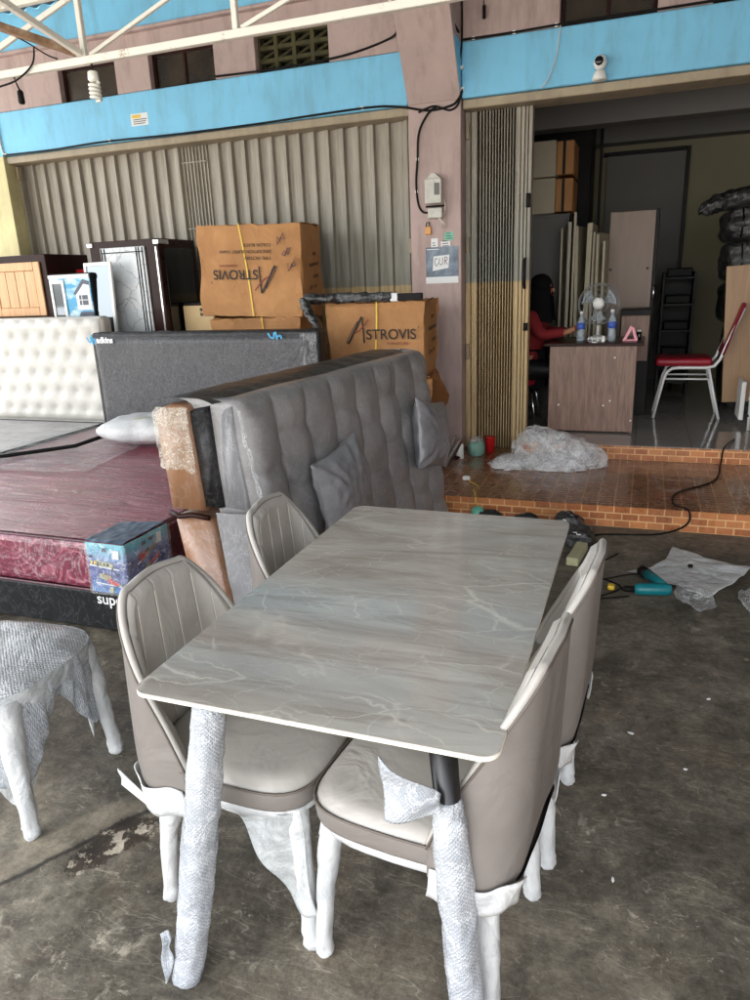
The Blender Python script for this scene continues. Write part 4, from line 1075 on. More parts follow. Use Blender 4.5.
m = MB(); g = m.grid(gface, 240, 110)
for row in (g[0], g[-1]):     # turn the upholstery in at both ends
    back = [m.bm.verts.new(v.co+Vector((-.10, 0, 0))) for v in row]
    for j in range(len(row)-1): m.bm.faces.new((row[j], row[j+1], back[j+1], back[j]))
topb = [m.bm.verts.new(r[-1].co+Vector((-.02, 0, -.03))) for r in g]
for i in range(len(g)-1): m.bm.faces.new((g[i][-1], g[i+1][-1], topb[i+1], topb[i]))
m.build('tufted_face', 'velvet', sb1, smooth=True)
def profile_shell(prof, name, mat, par, y0, y1, g=lambda y: 0, ny=30, amp=.008, cap=True, rounded=.03):
    mb = MB(); n = len(prof)
    rings = []
    for j in range(ny):
        t = j/(ny-1); y = y0+(y1-y0)*t
        e = min(1, (y-y0)/rounded, (y1-y)/rounded) if rounded else 1
        k = 1-.12*(1-math.sqrt(max(0, 1-(1-max(0, e))**2)))
        cxm = sum(p[0] for p in prof)/n; czm = sum(p[1] for p in prof)/n
        rings.append([mb.bm.verts.new((cxm+(p[0]-cxm)*k+g(y)+amp*nz(y*5, p[1]*6, p[0]*6), y, czm+(p[1]-czm)*(1-(1-k)*.35))) for p in prof])
    for a, b in zip(rings, rings[1:]):
        for i in range(n): mb.bm.faces.new((a[i], a[(i+1) % n], b[(i+1) % n], b[i]))
    if cap: mb.bm.faces.new(rings[0][::-1]); mb.bm.faces.new(rings[-1])
    return mb.build(name, mat, par, smooth=True)
def dens(P, k=6):
    out = []
    for a, b in zip(P, P[1:]+P[:1]):
        for i in range(k): out.append((a[0]+(b[0]-a[0])*i/k, a[1]+(b[1]-a[1])*i/k))
    return out
profile_shell(dens([(-1.57, .66), (-1.555, 1.06), (-1.54, 1.085), (-1.53, 1.09), (-1.51, 1.095), (-1.50, 1.03), (-1.455, .655)]), 'back_half', 'velvet_end', sb1, Y0-.005, Y1, gx, 60)
profile_shell(dens([(-1.57, .02), (-1.575, .645), (-1.46, .645), (-1.38, .02)]), 'seat_half', 'velvet_end', sb1, Y0+.012, Y1, gx, 60)
def ycush(cy_, cz, s, rot, lab):
    m = MB()
    def side(sg):
        def fn(u, v):
            p = math.sin((u-.5)*PI); q = math.sin((v-.5)*PI)
            t = .075*max(0., (1-p**4)*(1-q**4))**.55*(.75+.25*(1-p*p)*(1-q*q))
            P = p*.215*s*(1-.10*(1-q*q)); Q = q*.215*s*(1-.10*(1-p*p))
            cr = .010*math.sin(math.atan2(q, p)*11+3*nz(p*2, q*2, cy_))*(abs(p)*abs(q))**.8+.006*nz(p*6, q*6, cy_*3)
            A = P*math.cos(rot)-Q*math.sin(rot); B_ = P*math.sin(rot)+Q*math.cos(rot)
            z = cz+B_; y = cy_+A
            return (front_x(z)+gx(y)+.085+sg*t+cr*(t > .004), y, z)
        return fn
    m.grid(side(1), 60, 60); m.grid(side(-1), 60, 60)
    bmesh.ops.remove_doubles(m.bm, verts=m.bm.verts, dist=.0004)
    o = m.build('cushion', 'satin', None, smooth=True)
    return tag(o, lab, 'cushion', 'satin cushions on the grey sofa bed')
ycush(2.93, .62, .98, .14, 'grey satin cushion nearer the viewer, left of the two on the tufted sofa bed')
ycush(4.03, .66, .95, -.22, 'grey satin cushion near the far end of the tufted sofa bed, beside the cartons')
m = MB(); m.grid(lambda u, v: (-1.475+.085*(1-v)+.02*u+.012*nz(v*9, u*3, 1), Y0-.014-.012*abs(nz(v*14, u*5, 2)), .64+.44*v), 10, 60); m.build('plastic_fold', 'film', sb1, smooth=True)
# loose lower flap of plastic
m = MB(); m.grid(lambda u, v: (-1.60+.24*u+.045*(1-v)+.01*nz(u*4, v*6, 1), Y0-.02-.02*math.sin(u*3+v), .66*v+.02*(1-v)), 14, 30); m.build('plastic_flap', 'velvet_end', sb1, smooth=True)

sb2 = thing('sofa_bed', 'brown and black sofa bed stood on edge in shiny film behind the grey one', 'sofa bed', (-1.7, 3.4, 0))
profile_shell(dens([(-1.805, .655), (-1.835, 1.04), (-1.82, 1.085), (-1.77, 1.105), (-1.69, 1.105), (-1.675, 1.08), (-1.645, .655)]), 'back_half', 'brown_lea', sb2, 2.385, 4.25, gx, 50, .006)
profile_shell(dens([(-1.72, .0), (-1.80, .63), (-1.615, .63), (-1.53, .0)]), 'seat_half', 'brown_lea', sb2, 2.385, 4.25, gx, 50, .006)
def bpatch(u, v):
    z = .84+.255*v+.035*nz(u*4, 1, 3)*(1-v); e = (1-v)*0
    x0 = -1.815-.07*(z-.655)+.03*max(0, (z-1.06)/.04)**2; x1 = -1.650-.06*(z-.655)
    return (x0+(x1-x0)*u, 2.378-.012*math.sin(u*PI)-.014*abs(nz(u*7, v*9, 3))+.02*max(0, v-.9)*5, min(z, 1.10))
m = MB(); m.grid(bpatch, 40, 50); m.build('crumpled_film', 'film_glint', sb2, smooth=True)
m = MB(); m.grid(lambda u, v: (-1.835+.285*v, 2.38+1.88*u, 1.119+.018*math.sin(v*PI)-.02*max(0, v-.8)*5*.4+.006*nz(u*22, v*3, 1)), 90, 10)
o = m.build('top_cover', 'brown_black', sb2, smooth=True)
for v in o.data.vertices: v.co.x += gx(v.co.y+3.4)
profile_shell(dens([(-1.65, .67), (-1.68, 1.085), (-1.60, 1.10), (-1.575, .67)]), 'underside', 'black_fab', sb2, 2.40, 4.24, gx, 40, .004)
profile_shell(dens([(-1.53, .0), (-1.61, .645), (-1.585, .645), (-1.50, .0)]), 'underside', 'black_fab', sb2, 2.41, 4.24, gx, 40, .004)
m = MB(); m.tube([(-1.81, 2.375, .652), (-1.76, 2.366, .640), (-1.70, 2.37, .65), (-1.62, 2.37, .642)], .012, 8); m.build('folded_seam', 'dark_brown', sb2, smooth=True)
# ------------------------------------------------------------------ cartons
def carton(w, d, h, label, loc, rz, mat='card', group=None, tilt=0., printed=None, strap=None, crush=.006, seed=0):
    t = thing('carton', label, 'carton', loc, rz, group, local=True)
    t.rotation_euler = (0, tilt, rz)
    b = bmesh.new(); bmesh.ops.create_cube(b, size=1)
    bmesh.ops.subdivide_edges(b, edges=b.edges[:], cuts=14, use_grid_fill=True)
    for v in b.verts:
        x, y, z = v.co; px, py, pz = x*w, y*d, (z+.5)*h
        edge = (abs(x) > .49)+(abs(y) > .49)+(abs(z) > .49)
        n1 = nz(px*4+seed, py*4, pz*4); n2 = nz(px*13+seed, py*13, pz*13)
        k = crush*(1+2.2*(edge > 1)); bul = .012*(1-(2*x)**2)*(1-(2*z)**2)
        v.co = Vector((px-(k*n1 if abs(x) > .49 else 0)*2, py+(k*n1+k*.5*n2 if abs(y) > .49 else 0)-(bul if y < -.49 else 0), pz+(k*n2 if edge > 1 else k*.4*n1)))
    me = bpy.data.meshes.new('box'); b.to_mesh(me); b.free(); me.materials.append(MT[mat])
    bx = bpy.data.objects.new('box', me); COL.objects.link(bx); bx.parent = t
    for p in me.polygons: p.use_smooth = False
    bv = bx.modifiers.new('b', 'BEVEL'); bv.width = .004; bv.segments = 2; bv.limit_method = 'ANGLE'; bv.angle_limit = .6
    m = MB(); m.grid(lambda u, v: ((u-.5)*w*.99, (v-.5)*.012+.0, h+.004+.002*nz(u*20, 0, seed)), 30, 2); m.build('tape', 'soap', t, solid=.001)
    # lid flaps lifting a little along the far long edge
    m = MB(); m.grid(lambda u, v: (w/2-.03+.02*v+.008*nz(u*7, seed, 1), -d/2+.03+(d-.06)*u, h-.004+.014*v+.010*nz(u*6, seed, 3)), 16, 4); m.build('flap', 'card_d', t, smooth=True, solid=.004)
    if strap is not None:
        sx_, lean = strap
        m = MB(); m.grid(lambda u, v: (sx_+lean*u+.012*(v-.5)+.01*math.sin(u*3), -d/2-.022+.004*math.sin(u*PI), h+.004-(h+.0)*u), 24, 2); m.build('strap', 'yellow', t, solid=.002)
        m = MB(); m.grid(lambda u, v: (sx_+.012*(v-.5), -d/2-.02+(d+.03)*u, h+.012), 12, 2); m.build('strap', 'yellow', t, solid=.002)
    if printed: printed(t, w, d, h)
    return t
def big_a(mb1, mb2, x, z, s, y, flip=1):
    """swashed capital A with a red inner stroke"""
    q = lambda a, b: (x+a*s*flip, z+b*s*flip)
    ribbon(mb1, [q(-.55,-.42), q(-.46,-.30), q(-.30,0), q(-.05,.42), q(.08,.62)], .085*s, y)
    ribbon(mb1, [q(.08,.62), q(.12,.2), q(.14,-.2), q(.15,-.40)], .06*s, y)
    ribbon(mb1, [q(-.62,-.40), q(-.52,-.18), q(-.34,.12), q(-.1,.45)], .03*s, y)
    ribbon(mb2, [q(-.28,-.02), q(-.05,.08), q(.22,.34), q(.36,.52)], .045*s, y-.001)
def print_upright(t, w, d, h):
    y = -d/2-.0205
    a, r = MB(), MB(); big_a(a, r, -.11, h*.60, .19, y); a.build('logo', 'ink', t); r.build('logo_stroke', 'red_ink', t)
    text('STROVIS', .105, frontal(-.065, y, h*.515), 'ink', t, bold=.001)
    text('FURNITURE', .028, frontal(.10, y, h*.44), 'red_ink', t, sx=1.2)
    text('R', .022, frontal(.345, y, h*.655), 'ink', t)
    for k, s in enumerate(('TYPE: DINING', 'DESCRIPTION: TABLE', 'COLOR: BLACK')): text(s, .03, frontal(.0, y, h*.22-.045*k), 'ink', t)
    side_print(t, w, d, h)
def side_print(t, w, d, h):
    X = w/2+.013
    for k, s in enumerate(('QTY : 1 PC', 'COLOR', 'DESCRIPTION', 'TYPE')):
        text(s, .036, sideways(X, -.09+.07*(k % 2), h*.30+.085*k, .1), 'ink', t, sx=.9)
def print_inverted(t, w, d, h):
    y = -d/2-.0205
    a, r = MB(), MB(); big_a(a, r, .12, h*.44, .2, y, -1); a.build('logo', 'ink', t); r.build('logo_stroke', 'red_ink', t)
    text('STROVIS', .105, frontal(.08, y, h*.515, PI), 'ink', t, bold=.001)
    text('FURNITURE', .026, frontal(-.10, y, h*.575, PI), 'red_ink', t, sx=1.2)
    text('R', .022, frontal(-.33, y, h*.39, PI), 'ink', t)
    for k, s in enumerate(('TYPE: VICTORY', 'DESCRIPTION: BUFFET CHAIR', 'COLOR: BLACK')): text(s, .034, frontal(.20, y, h*.66+.048*k, PI), 'ink', t)
    m = MB()
    rr = random.Random(3)
    for k in range(3):
        cx_, cz_ = .26+.045*k, h*(.82-.14*k); pts = []
        for j in range(9): pts.append((cx_+.022*math.cos(j*1.9+k)+.006*j, cz_+.035*math.sin(j*2.3+k)+.004*j))
        ribbon(m, pts, .0045, y)
    m.build('handwriting', 'pen', t)
    side_print(t, w, d, h)
CG = 'brown furniture cartons stacked in front of the shutter'
carton(.90, .42, .70, 'wide carton printed upside down with a yellow strap, topmost of the left stack', (-3.0, 5.50, 1.30), math.radians(3), 'card', CG, math.radians(2), print_inverted, (-.07, .09), .006, 1)
carton(.80, .42, .46, 'carton directly under the upside down printed one, mostly behind the charcoal headboard', (-2.98, 5.50, .83), math.radians(1), 'card', CG, 0, None, (.08, .0), .008, 5)
carton(.80, .42, .69, 'hidden lowest carton of the left stack behind the charcoal headboard', (-2.98, 5.52, .137), 0, 'card_d', CG, 0, None, None, .006, 9)
carton(.78, .32, .56, 'carton with upright black and red lettering behind the far end of the tufted sofa bed', (-1.90, 5.36, .83), math.radians(-1), 'card', CG, 0, print_upright, (.03, -.05), .010, 13)
carton(.76, .32, .69, 'crumpled lower carton beside the folded shutter under the upright printed one', (-1.87, 5.38, .137), 0, 'card_d', CG, 0, None, None, .026, 17)
# film wrapped table frame lying across the cartons
t = thing('bent_steel_frame', 'bent black plastic wrapped steel frame lying on top of the right carton', 'metal frame', (-2.0, 5.2, 1.40))
w = wrapped_tube([(-2.42, 5.10, 1.43), (-2.1, 5.14, 1.425), (-1.75, 5.18, 1.422)], [.036, .034, .034], 4, 18, 60, .012); w.build('wrapped_bar', 'black_wrap', t, smooth=True)
w = wrapped_tube([(-2.42, 5.09, 1.44), (-2.40, 5.08, 1.35), (-2.32, 5.05, 1.26), (-2.26, 5.04, 1.08)], [.036, .042, .038, .03], 6, 18, 40, .012); w.build('wrapped_bar', 'black_wrap', t, smooth=True)
m = MB(); m.box(-1.75, -1.52, 5.155, 5.205, 1.395, 1.445, .004, 1); m.build('steel_bar', 'cable', t)
m = MB(); m.box(-1.757, -1.70, 5.15, 5.21, 1.39, 1.45, .006, 1); m.build('tape', 'paper', t)

# ------------------------------------------------------------------ cupboards in front of the left shutter
t = thing('kitchen_cabinet', 'dark cabinet with light oak panel doors at the far left', 'cabinet', (-5.3, 5.4, .137))
m = MB(); m.box(-6.2, -4.86, 5.12, 5.65, .137, 1.87, .005, 1); body = m.build('body', 'dark_brown', t)
for i, (z0, z1) in enumerate(((1.36, 1.81), (.78, 1.30))):
    for x0, x1 in ((-5.50, -4.92), (-6.12, -5.54)):
        m = MB(); m.box(x0, x0+.07, 5.10, 5.118, z0, z1, .004, 1); m.box(x1-.07, x1, 5.10, 5.118, z0, z1, .004, 1); m.box(x0+.071, x1-.071, 5.10, 5.118, z0, z0+.07, .004, 1); m.box(x0+.071, x1-.071, 5.10, 5.118, z1-.07, z1, .004, 1)
        for k in range(4):
            wd = (x1-x0-.144)/4; m.box(x0+.072+wd*k, x0+.072+wd*(k+1)-.004, 5.108, 5.117, z0+.072, z1-.072, .003, 1)
        m.build('door', 'oak', t)
t = thing('wardrobe', 'dark wardrobe with a white marbled centre door and metal corner trims', 'wardrobe', (-4.1, 5.4, .137))
m = MB(); m.box(-4.50, -3.80, 5.27, 5.80, .137, 1.945, .004, 1); m.build('body', 'dark_brown', t)
m = MB(); m.box(-4.38, -3.93, 5.252, 5.269, .25, 1.89, .003, 1); d_ = m.build('door', 'marble', t)
m = MB()
for x in (-4.365, -4.335, -4.01, -3.985, -3.95): m.box(x-.004, x+.004, 5.246, 5.2515, .26, 1.885)
m.box(-4.37, -3.94, 5.2462, 5.2512, 1.845, 1.853)
m.build('trim', 'black', d_)
m = MB(); m.box(-4.515, -4.46, 5.255, 5.32, 1.90, 1.935, .003, 1); m.build('corner_trim', 'chrome', t)
m = MB(); m.box(-3.84, -3.785, 5.255, 5.40, 1.90, 1.935, .003, 1); m.build('corner_trim', 'chrome', t)
m = MB(); m.box(-3.797, -3.79, 5.33, 5.74, .9, 1.87, .002, 1); m.build('side_glass', 'black_gloss', t)
m = MB(); m.box(-3.832, -3.815, 5.262, 5.269, .3, 1.88, .002, 1); m.build('trim', 'chrome', t)
t = thing('drawer_unit', 'low unit with a cream drawer front and two keyholes beside the wardrobe', 'drawer unit', (-3.6, 5.6, .137))
m = MB(); m.box(-3.77, -3.45, 5.49, 5.85, .137, 1.42, .004, 1); m.build('body', 'black', t)
m = MB(); m.box(-3.765, -3.46, 5.472, 5.489, 1.12, 1.395, .003, 1); dr = m.build('drawer', 'cream_lam', t)
m = MB()
for z in (1.36, 1.32): m.lathe([(.012, 0), (.014, .004), (.008, .008)], 12, (0,0,0), Matrix.Translation((-3.585, 5.471, z)) @ Matrix.Rotation(PI/2, 4, 'X'))
m.build('keyhole', 'black_gloss', dr)
t = thing('storage_box', 'narrow red topped box between the oak cabinet and the wardrobe', 'box', (-4.75, 5.55, .137))
m = MB(); m.box(-4.84, -4.53, 5.45, 5.80, .137, 1.66, .004, 1); m.build('body', 'dark_brown', t)
m = MB(); m.box(-4.84, -4.53, 5.445, 5.80, 1.66, 1.74, .004, 1); m.build('lid', 'red', t)
t = thing('picture_cupboard', 'cupboard door printed with a blue sky and a white house', 'cupboard', (-4.6, 5.2, .137))
m = MB(); m.box(-4.80, -4.36, 5.07, 5.24, .137, 1.70, .004, 1); m.build('body', 'black', t)
m = MB(); m.box(-4.80, -4.37, 5.06, 5.069, .2, 1.69, .002, 1); pn = m.build('printed_front', 'sky_print', t)
m = MB(); m.box(-4.80, -4.37, 5.052, 5.059, 1.66, 1.69, .002, 1); m.build('top_trim', 'white_pl', pn)
def flat(name, mat, polys, y=5.0585):
    b = MB(); [b.prism(p, 'y', y-.001, y) for p in polys]; b.build(name, mat, pn)
flat('print', 'paper', [[(-4.53,1.40), (-4.38,1.40), (-4.38,1.60), (-4.45,1.62), (-4.53,1.55)]])
flat('print', 'navy', [[(-4.56,1.53), (-4.44,1.65), (-4.38,1.63), (-4.38,1.60), (-4.44,1.61), (-4.53,1.525)], [(-4.56,1.30), (-4.37,1.30), (-4.37,1.385), (-4.50,1.385)], [(-4.50,1.44), (-4.41,1.44), (-4.41,1.52), (-4.50,1.52)]], 5.057)
flat('print', 'paper', [[(-4.475,1.44), (-4.468,1.44), (-4.468,1.52), (-4.475,1.52)], [(-4.50,1.478), (-4.41,1.478), (-4.41,1.484), (-4.50,1.484)]], 5.0558)
m = MB()
for x0, x1, z0, z1 in ((-4.79, -4.765, 1.2, 1.62), (-4.665, -4.64, 1.2, 1.62), (-4.79, -4.64, 1.62, 1.645)): m.box(x0, x1, 5.05, 5.058, z0, z1)
m.build('window_trim', 'white_pl', pn)
m = MB(); m.box(-4.764, -4.666, 5.053, 5.058, 1.2, 1.619); m.build('mirror_strip', 'mirror', pn)
t = thing('mirror', 'narrow white framed mirror leaning on the marbled wardrobe door', 'mirror', (-4.2, 5.05, .5), 0)
q = Matrix.Translation((-4.30, 5.03, .50)) @ Matrix.Rotation(-.07, 4, 'X') @ Matrix.Rotation(-.01, 4, 'Y')
m = MB()
for x0, x1, z0, z1 in ((-.14, -.112, 0, 1.28), (.112, .14, 0, 1.28), (-.112, .112, 0, .03), (-.112, .112, 1.25, 1.28)): m.box(x0, x1, -.012, .012, z0, z1, .003, 1, q)
m.build('frame', 'white_pl', t)
m = MB(); m.box(-.112, .112, -.004, .004, .03, 1.25, 0, 1, q); m.build('glass', 'mirror', t)

# ------------------------------------------------------------------ inside the shop
t = thing('office_desk', 'brown laminate desk just inside the doorway', 'desk', (-.35, 6.4, .25))
m = MB(); m.box(-.76, .015, 6.13, 6.74, .965, .99, .004, 1); m.build('desktop', 'dark_brown', t)
m = MB(); m.box(-.715, -.035, 6.16, 6.178, .262, .964, .002, 1); m.build('front_panel', 'desk_wood', t)
for x in (-.715, -.055):
    m = MB(); m.box(x, x+.02, 6.18, 6.70, .25, .9645, .002, 1); m.build('side_panel', 'desk_wood', t)
m = MB()
for x, z in ((-.20, .87), (-.63, .48), (-.27, .48), (-.22, .52), (-.05, .36)): m.lathe([(.007, 0), (.007, .003)], 10, (0,0,0), Matrix.Translation((x, 6.16, z)) @ Matrix.Rotation(PI/2, 4, 'X'))
tag(m.build('screw_cap', 'white_pl', t), kind='stuff')
t = thing('desk_fan', 'round desk fan with a white hub standing on the desk', 'fan', (-.35, 6.45, .99))
fc = Vector((-.36, 6.44, 1.28)); fr_ = .165
m = MB(); m.lathe([(.09, 0), (.095, .012), (.05, .03), (.02, .04)], 24, (-.36, 6.46, .99)); m.build('base', 'white_pl', t, smooth=True)
m = MB(); m.tube([(-.36, 6.47, 1.02), (-.36, 6.48, 1.22)], .014, 10); m.build('stem', 'white_pl', t, smooth=True)
m = MB(); m.tube([(-.36, 6.44, 1.28), (-.36, 6.54, 1.28)], [.045, .04], 16); m.build('motor', 'grey_pl', t, smooth=True)
m = MB()
for rr, dy in ((fr_, 0), (fr_*.93, -.03), (fr_*.7, -.05), (fr_*.45, -.057)): m.tube([(fc.x+rr*math.cos(a), fc.y+dy, fc.z+rr*math.sin(a)) for a in [2*PI*k/36 for k in range(37)]], .0028 if rr < fr_ else .005, 5, False)
for k in range(36):
    a = 2*PI*k/36; m.tube([(fc.x+r_*math.cos(a), fc.y+d_, fc.z+r_*math.sin(a)) for r_, d_ in ((.04, -.058), (.1, -.053), (.15, -.035), (fr_, 0))], .0011, 4, False)
m.build('guard', 'cable_grey', t, smooth=True)
m = MB()
for k in range(3):
    a0 = 2*PI*k/3+.5
    m.grid(lambda u, v: (fc.x+(.03+.11*u)*math.cos(a0+(v-.5)*1.1*(.4+u*.6)), fc.y-.015+.03*(v-.5), fc.z+(.03+.11*u)*math.sin(a0+(v-.5)*1.1*(.4+u*.6))), 8, 8)
m.build('blades', 'clear', t, smooth=True, solid=.002)
m = MB(); m.lathe([(.045, 0), (.047, .008), (.02, .014), (.004, .015)], 20, (0,0,0), Matrix.Translation((fc.x, fc.y-.055, fc.z+.01)) @ Matrix.Rotation(PI/2, 4, 'X')); m.build('hub', 'white_pl', t, smooth=True)
def bottle(x, y, h, lab, cap='btlabel'):
    t = thing('water_bottle', lab, 'bottle', (x, y, .99), group='water bottles on the desk')
    m = MB(); m.lathe([(.028, 0), (.032, .01), (.032, h*.35), (.029, h*.4), (.032, h*.45), (.032, h*.72), (.012, h*.92), (.012, h)], 18, (x, y, .99)); m.build('body', 'clear', t, smooth=True)
    m = MB(); m.lathe([(.0328, 0), (.0328, h*.22)], 18, (x, y, .99+h*.46)); m.build('label', 'btlabel', t, smooth=True)
    m = MB(); m.lathe([(.015, 0), (.015, .018), (.012, .022)], 14, (x, y, .99+h)); m.build('cap', cap, t, smooth=True)
bottle(-.485, 6.30, .22, 'clear water bottle standing left of the fan', 'white_pl')
bottle(-.24, 6.28, .23, 'water bottle with a blue label standing right of the fan', 'white_pl')
t = thing('pink_figure', 'small pink folded phone stand at the right of the desk', 'phone stand', (-.10, 6.3, .99))
m = MB(); m.prism([(-.155, .992), (-.13, .992), (-.075, 1.10), (-.095, 1.115)], 'y', 6.26, 6.32, .003); m.prism([(-.085, 1.09), (-.068, 1.10), (-.035, 1.0), (-.06, .992)], 'y', 6.262, 6.318, .003); m.prism([(-.13, .992), (-.04, .992), (-.04, 1.004), (-.13, 1.004)], 'y', 6.264, 6.316); m.build('stand', 'pink', t)
for i, (x, y, r_, h_, mt_, lb) in enumerate(((-.03, 6.40, .022, .08, 'black_gloss', 'small dark jar right of the pink stand on the desk'), (-.30, 6.22, .016, .05, 'white_pl', 'tiny white pot in front of the fan'), (-.345, 6.21, .014, .035, 'grey_pl', 'tiny grey pot in front of the fan'))):
    t = thing('jar', lb, 'jar', (x, y, .99)); m = MB(); m.lathe([(r_*.9, 0), (r_, .005), (r_, h_*.7), (r_*.7, h_*.8)], 16, (x, y, .991)); m.build('body', mt_, t, smooth=True)
    m = MB(); m.lathe([(r_*.8, 0), (r_*.8, h_*.2)], 16, (x, y, .991+h_*.8)); m.build('lid', 'white_pl', t, smooth=True)
t = thing('key_bunch', 'loose ring of keys lying on the front of the desk', 'keys', (-.38, 6.2, .99))
m = MB(); m.tube([(-.40+.018*math.cos(a), 6.19, 1.012+.018*math.sin(a)) for a in [2*PI*k/20 for k in range(21)]], .003, 5, False); m.build('ring', 'chrome', t, smooth=True)
m = MB(); m.box(-.385, -.35, 6.18, 6.20, .991, .996, .001, 1); m.build('key', 'chrome', t)

# seated shop assistant
PDX = .075
def skin_mesh(name, verts, edges, mat, parent=None, subs=2, root=0):
    me = bpy.data.meshes.new(name); me.from_pydata([(v[0]+PDX, v[1], v[2]) for v in verts], edges, []); me.update()
    o = bpy.data.objects.new(name, me); COL.objects.link(o)
    o.modifiers.new('skin', 'SKIN')
    sl_ = me.skin_vertices[0].data if me.skin_vertices else None
    if sl_ is None:
        bpy.context.view_layer.objects.active = o
        sl_ = me.skin_vertices[0].data
    for i, v in enumerate(verts):
        r = v[3] if isinstance(v[3], tuple) else (v[3], v[3]); sl_[i].radius = r; sl_[i].use_root = (i == root)
    s = o.modifiers.new('s', 'SUBSURF'); s.levels = subs; s.render_levels = subs
    dg = bpy.context.evaluated_depsgraph_get(); dg.update()
    m2 = bpy.data.meshes.new_from_object(o.evaluated_get(dg)); bpy.data.objects.remove(o)
    m2.materials.clear(); m2.materials.append(MT[mat])
    for p in m2.polygons: p.use_smooth = True
    o2 = bpy.data.objects.new(name, m2); COL.objects.link(o2)
    if parent:
        o2.parent = parent
        r = parent
        while r.parent: r = r.parent
        if r.name in OFF: m2.transform(Matrix.Translation(-OFF[r.name]))
    return o2
pr2 = thing('person', 'seated person in a black headscarf and red top holding a phone at the desk', 'person', (-1.0, 6.55, .25))
V = []; Ed = []
def av(*a): V.append(a); return len(V)-1
pel = av(-1.06, 6.60, .74, (.13, .15)); bel = av(-1.05, 6.60, .88, (.105, .13)); che = av(-1.02, 6.60, 1.06, (.11, .15)); upc = av(-.985, 6.60, 1.18, (.09, .13)); nek = av(-.955, 6.60, 1.27, .045); hd0 = av(-.925, 6.60, 1.34, .075); hd1 = av(-.905, 6.60, 1.42, .085); hd2 = av(-.92, 6.60, 1.47, .06)
Ed += [(pel, bel), (bel, che), (che, upc), (upc, nek), (nek, hd0), (hd0, hd1), (hd1, hd2)]
for sy in (-1, 1):
    sh = av(-.99, 6.60+sy*.16, 1.18, .055); el = av(-.90, 6.60+sy*.20-.02, .99+.035, .042); wr = av(-.68, 6.52+sy*.05-.02, 1.055, .026); pa = av(-.61, 6.50+sy*.03-.02, 1.09, .026)
    Ed += [(upc, sh), (sh, el), (el, wr), (wr, pa)]
    hp = av(-1.02, 6.60+sy*.09, .73, .085); kn = av(-.62, 6.60+sy*.10+.02, .72, .058); an = av(-.64, 6.60+sy*.10+.02, .33, .038); ft = av(-.54, 6.60+sy*.10+.02, .285, .03)
    Ed += [(pel, hp), (hp, kn), (kn, an), (an, ft)]
body_ = skin_mesh('body', V, Ed, 'skin', pr2, 2, pel)
# fingers, each a thin chain rooted in the palm
for sy in (-1, 1):
    px_, py_, pz_ = -.61, 6.50+sy*.03-.02, 1.09
    for k in range(4):
        dy = (k-1.5)*.017; L_ = (.9, 1.05, 1., .8)[k]
        skin_mesh('finger', [(px_, py_+dy*.6, pz_, .0105), (px_+.035*L_, py_+dy, pz_+.016, .009), (px_+.058*L_, py_+dy-sy*.004, pz_+.008, .008), (px_+.066*L_, py_+dy-sy*.006, pz_-.012, .007)], [(0,1), (1,2), (2,3)], 'skin', body_, 1)
    skin_mesh('thumb', [(px_-.02, py_-sy*.012, pz_, .011), (px_+.01, py_-sy*.032, pz_+.018, .0095), (px_+.036, py_-sy*.030, pz_+.026, .008)], [(0,1), (1,2)], 'skin', body_, 1)
# face: nose, lips, eyes on the side turned to the desk
skin_mesh('nose', [(-.838, 6.60, 1.418, .010), (-.822, 6.60, 1.396, .013), (-.835, 6.60, 1.384, .010)], [(0,1), (1,2)], 'skin', body_, 2)
for sy in (-1, 1):
    m = MB(); m.lathe([(.001, -.008), (.008, -.005), (.010, 0), (.008, .005), (.001, .008)], 10, (-.840+PDX, 6.60+sy*.030, 1.423)); m.build('eye', 'black_gloss', body_, smooth=True)
    skin_mesh('eyebrow', [(-.838, 6.60+sy*.016, 1.440, .004), (-.842, 6.60+sy*.044, 1.440, .003)], [(0,1)], 'hijab', body_, 1)
skin_mesh('lips', [(-.835, 6.585, 1.362, .005), (-.829, 6.60, 1.363, .008), (-.835, 6.615, 1.362, .005)], [(0,1), (1,2)], 'red_vinyl', body_, 1)
V2 = []; E2 = []
def bv_(*a): V2.append(a); return len(V2)-1
a0 = bv_(-1.06, 6.60, .78, (.150, .175)); a1 = bv_(-1.05, 6.60, .90, (.125, .15)); a2 = bv_(-1.02, 6.60, 1.06, (.128, .168)); a3 = bv_(-.985, 6.60, 1.19, (.10, .14)); a4 = bv_(-.965, 6.60, 1.245, .06)
E2 += [(a0, a1), (a1, a2), (a2, a3), (a3, a4)]
for sy in (-1, 1):
    sh = bv_(-.99, 6.60+sy*.16, 1.18, .068); el = bv_(-.90, 6.60+sy*.20-.02, 1.035, .055); wr = bv_(-.70, 6.525+sy*.055-.02, 1.055, .038)
    E2 += [(a3, sh), (sh, el), (el, wr)]
skin_mesh('shirt', V2, E2, 'shirt', pr2, 2, a0)
def hood(u, v):
    a = (u-.5)*2*PI*.75+PI      # open towards +x
    if v < .5:
        t = v/.5; r = .105*math.sin(.12+t*1.45); z = 1.43+.105*math.cos(.12+t*1.45)
    else:
        t = (v-.5)/.5; r = .105+.075*t; z = 1.43-.28*t
    op = 1-.35*(abs(u-.5)*2)**6
    return (PDX-.925-.05*max(0, v-.5)+r*1.05*math.cos(a), 6.60+r*.92*math.sin(a)*(1+.15*t), z-.02*math.cos(a)*v+.005*math.sin(a*9)*v)
m = MB(); m.grid(hood, 48, 28); m.build('headscarf', 'hijab', pr2, smooth=True, solid=.012)
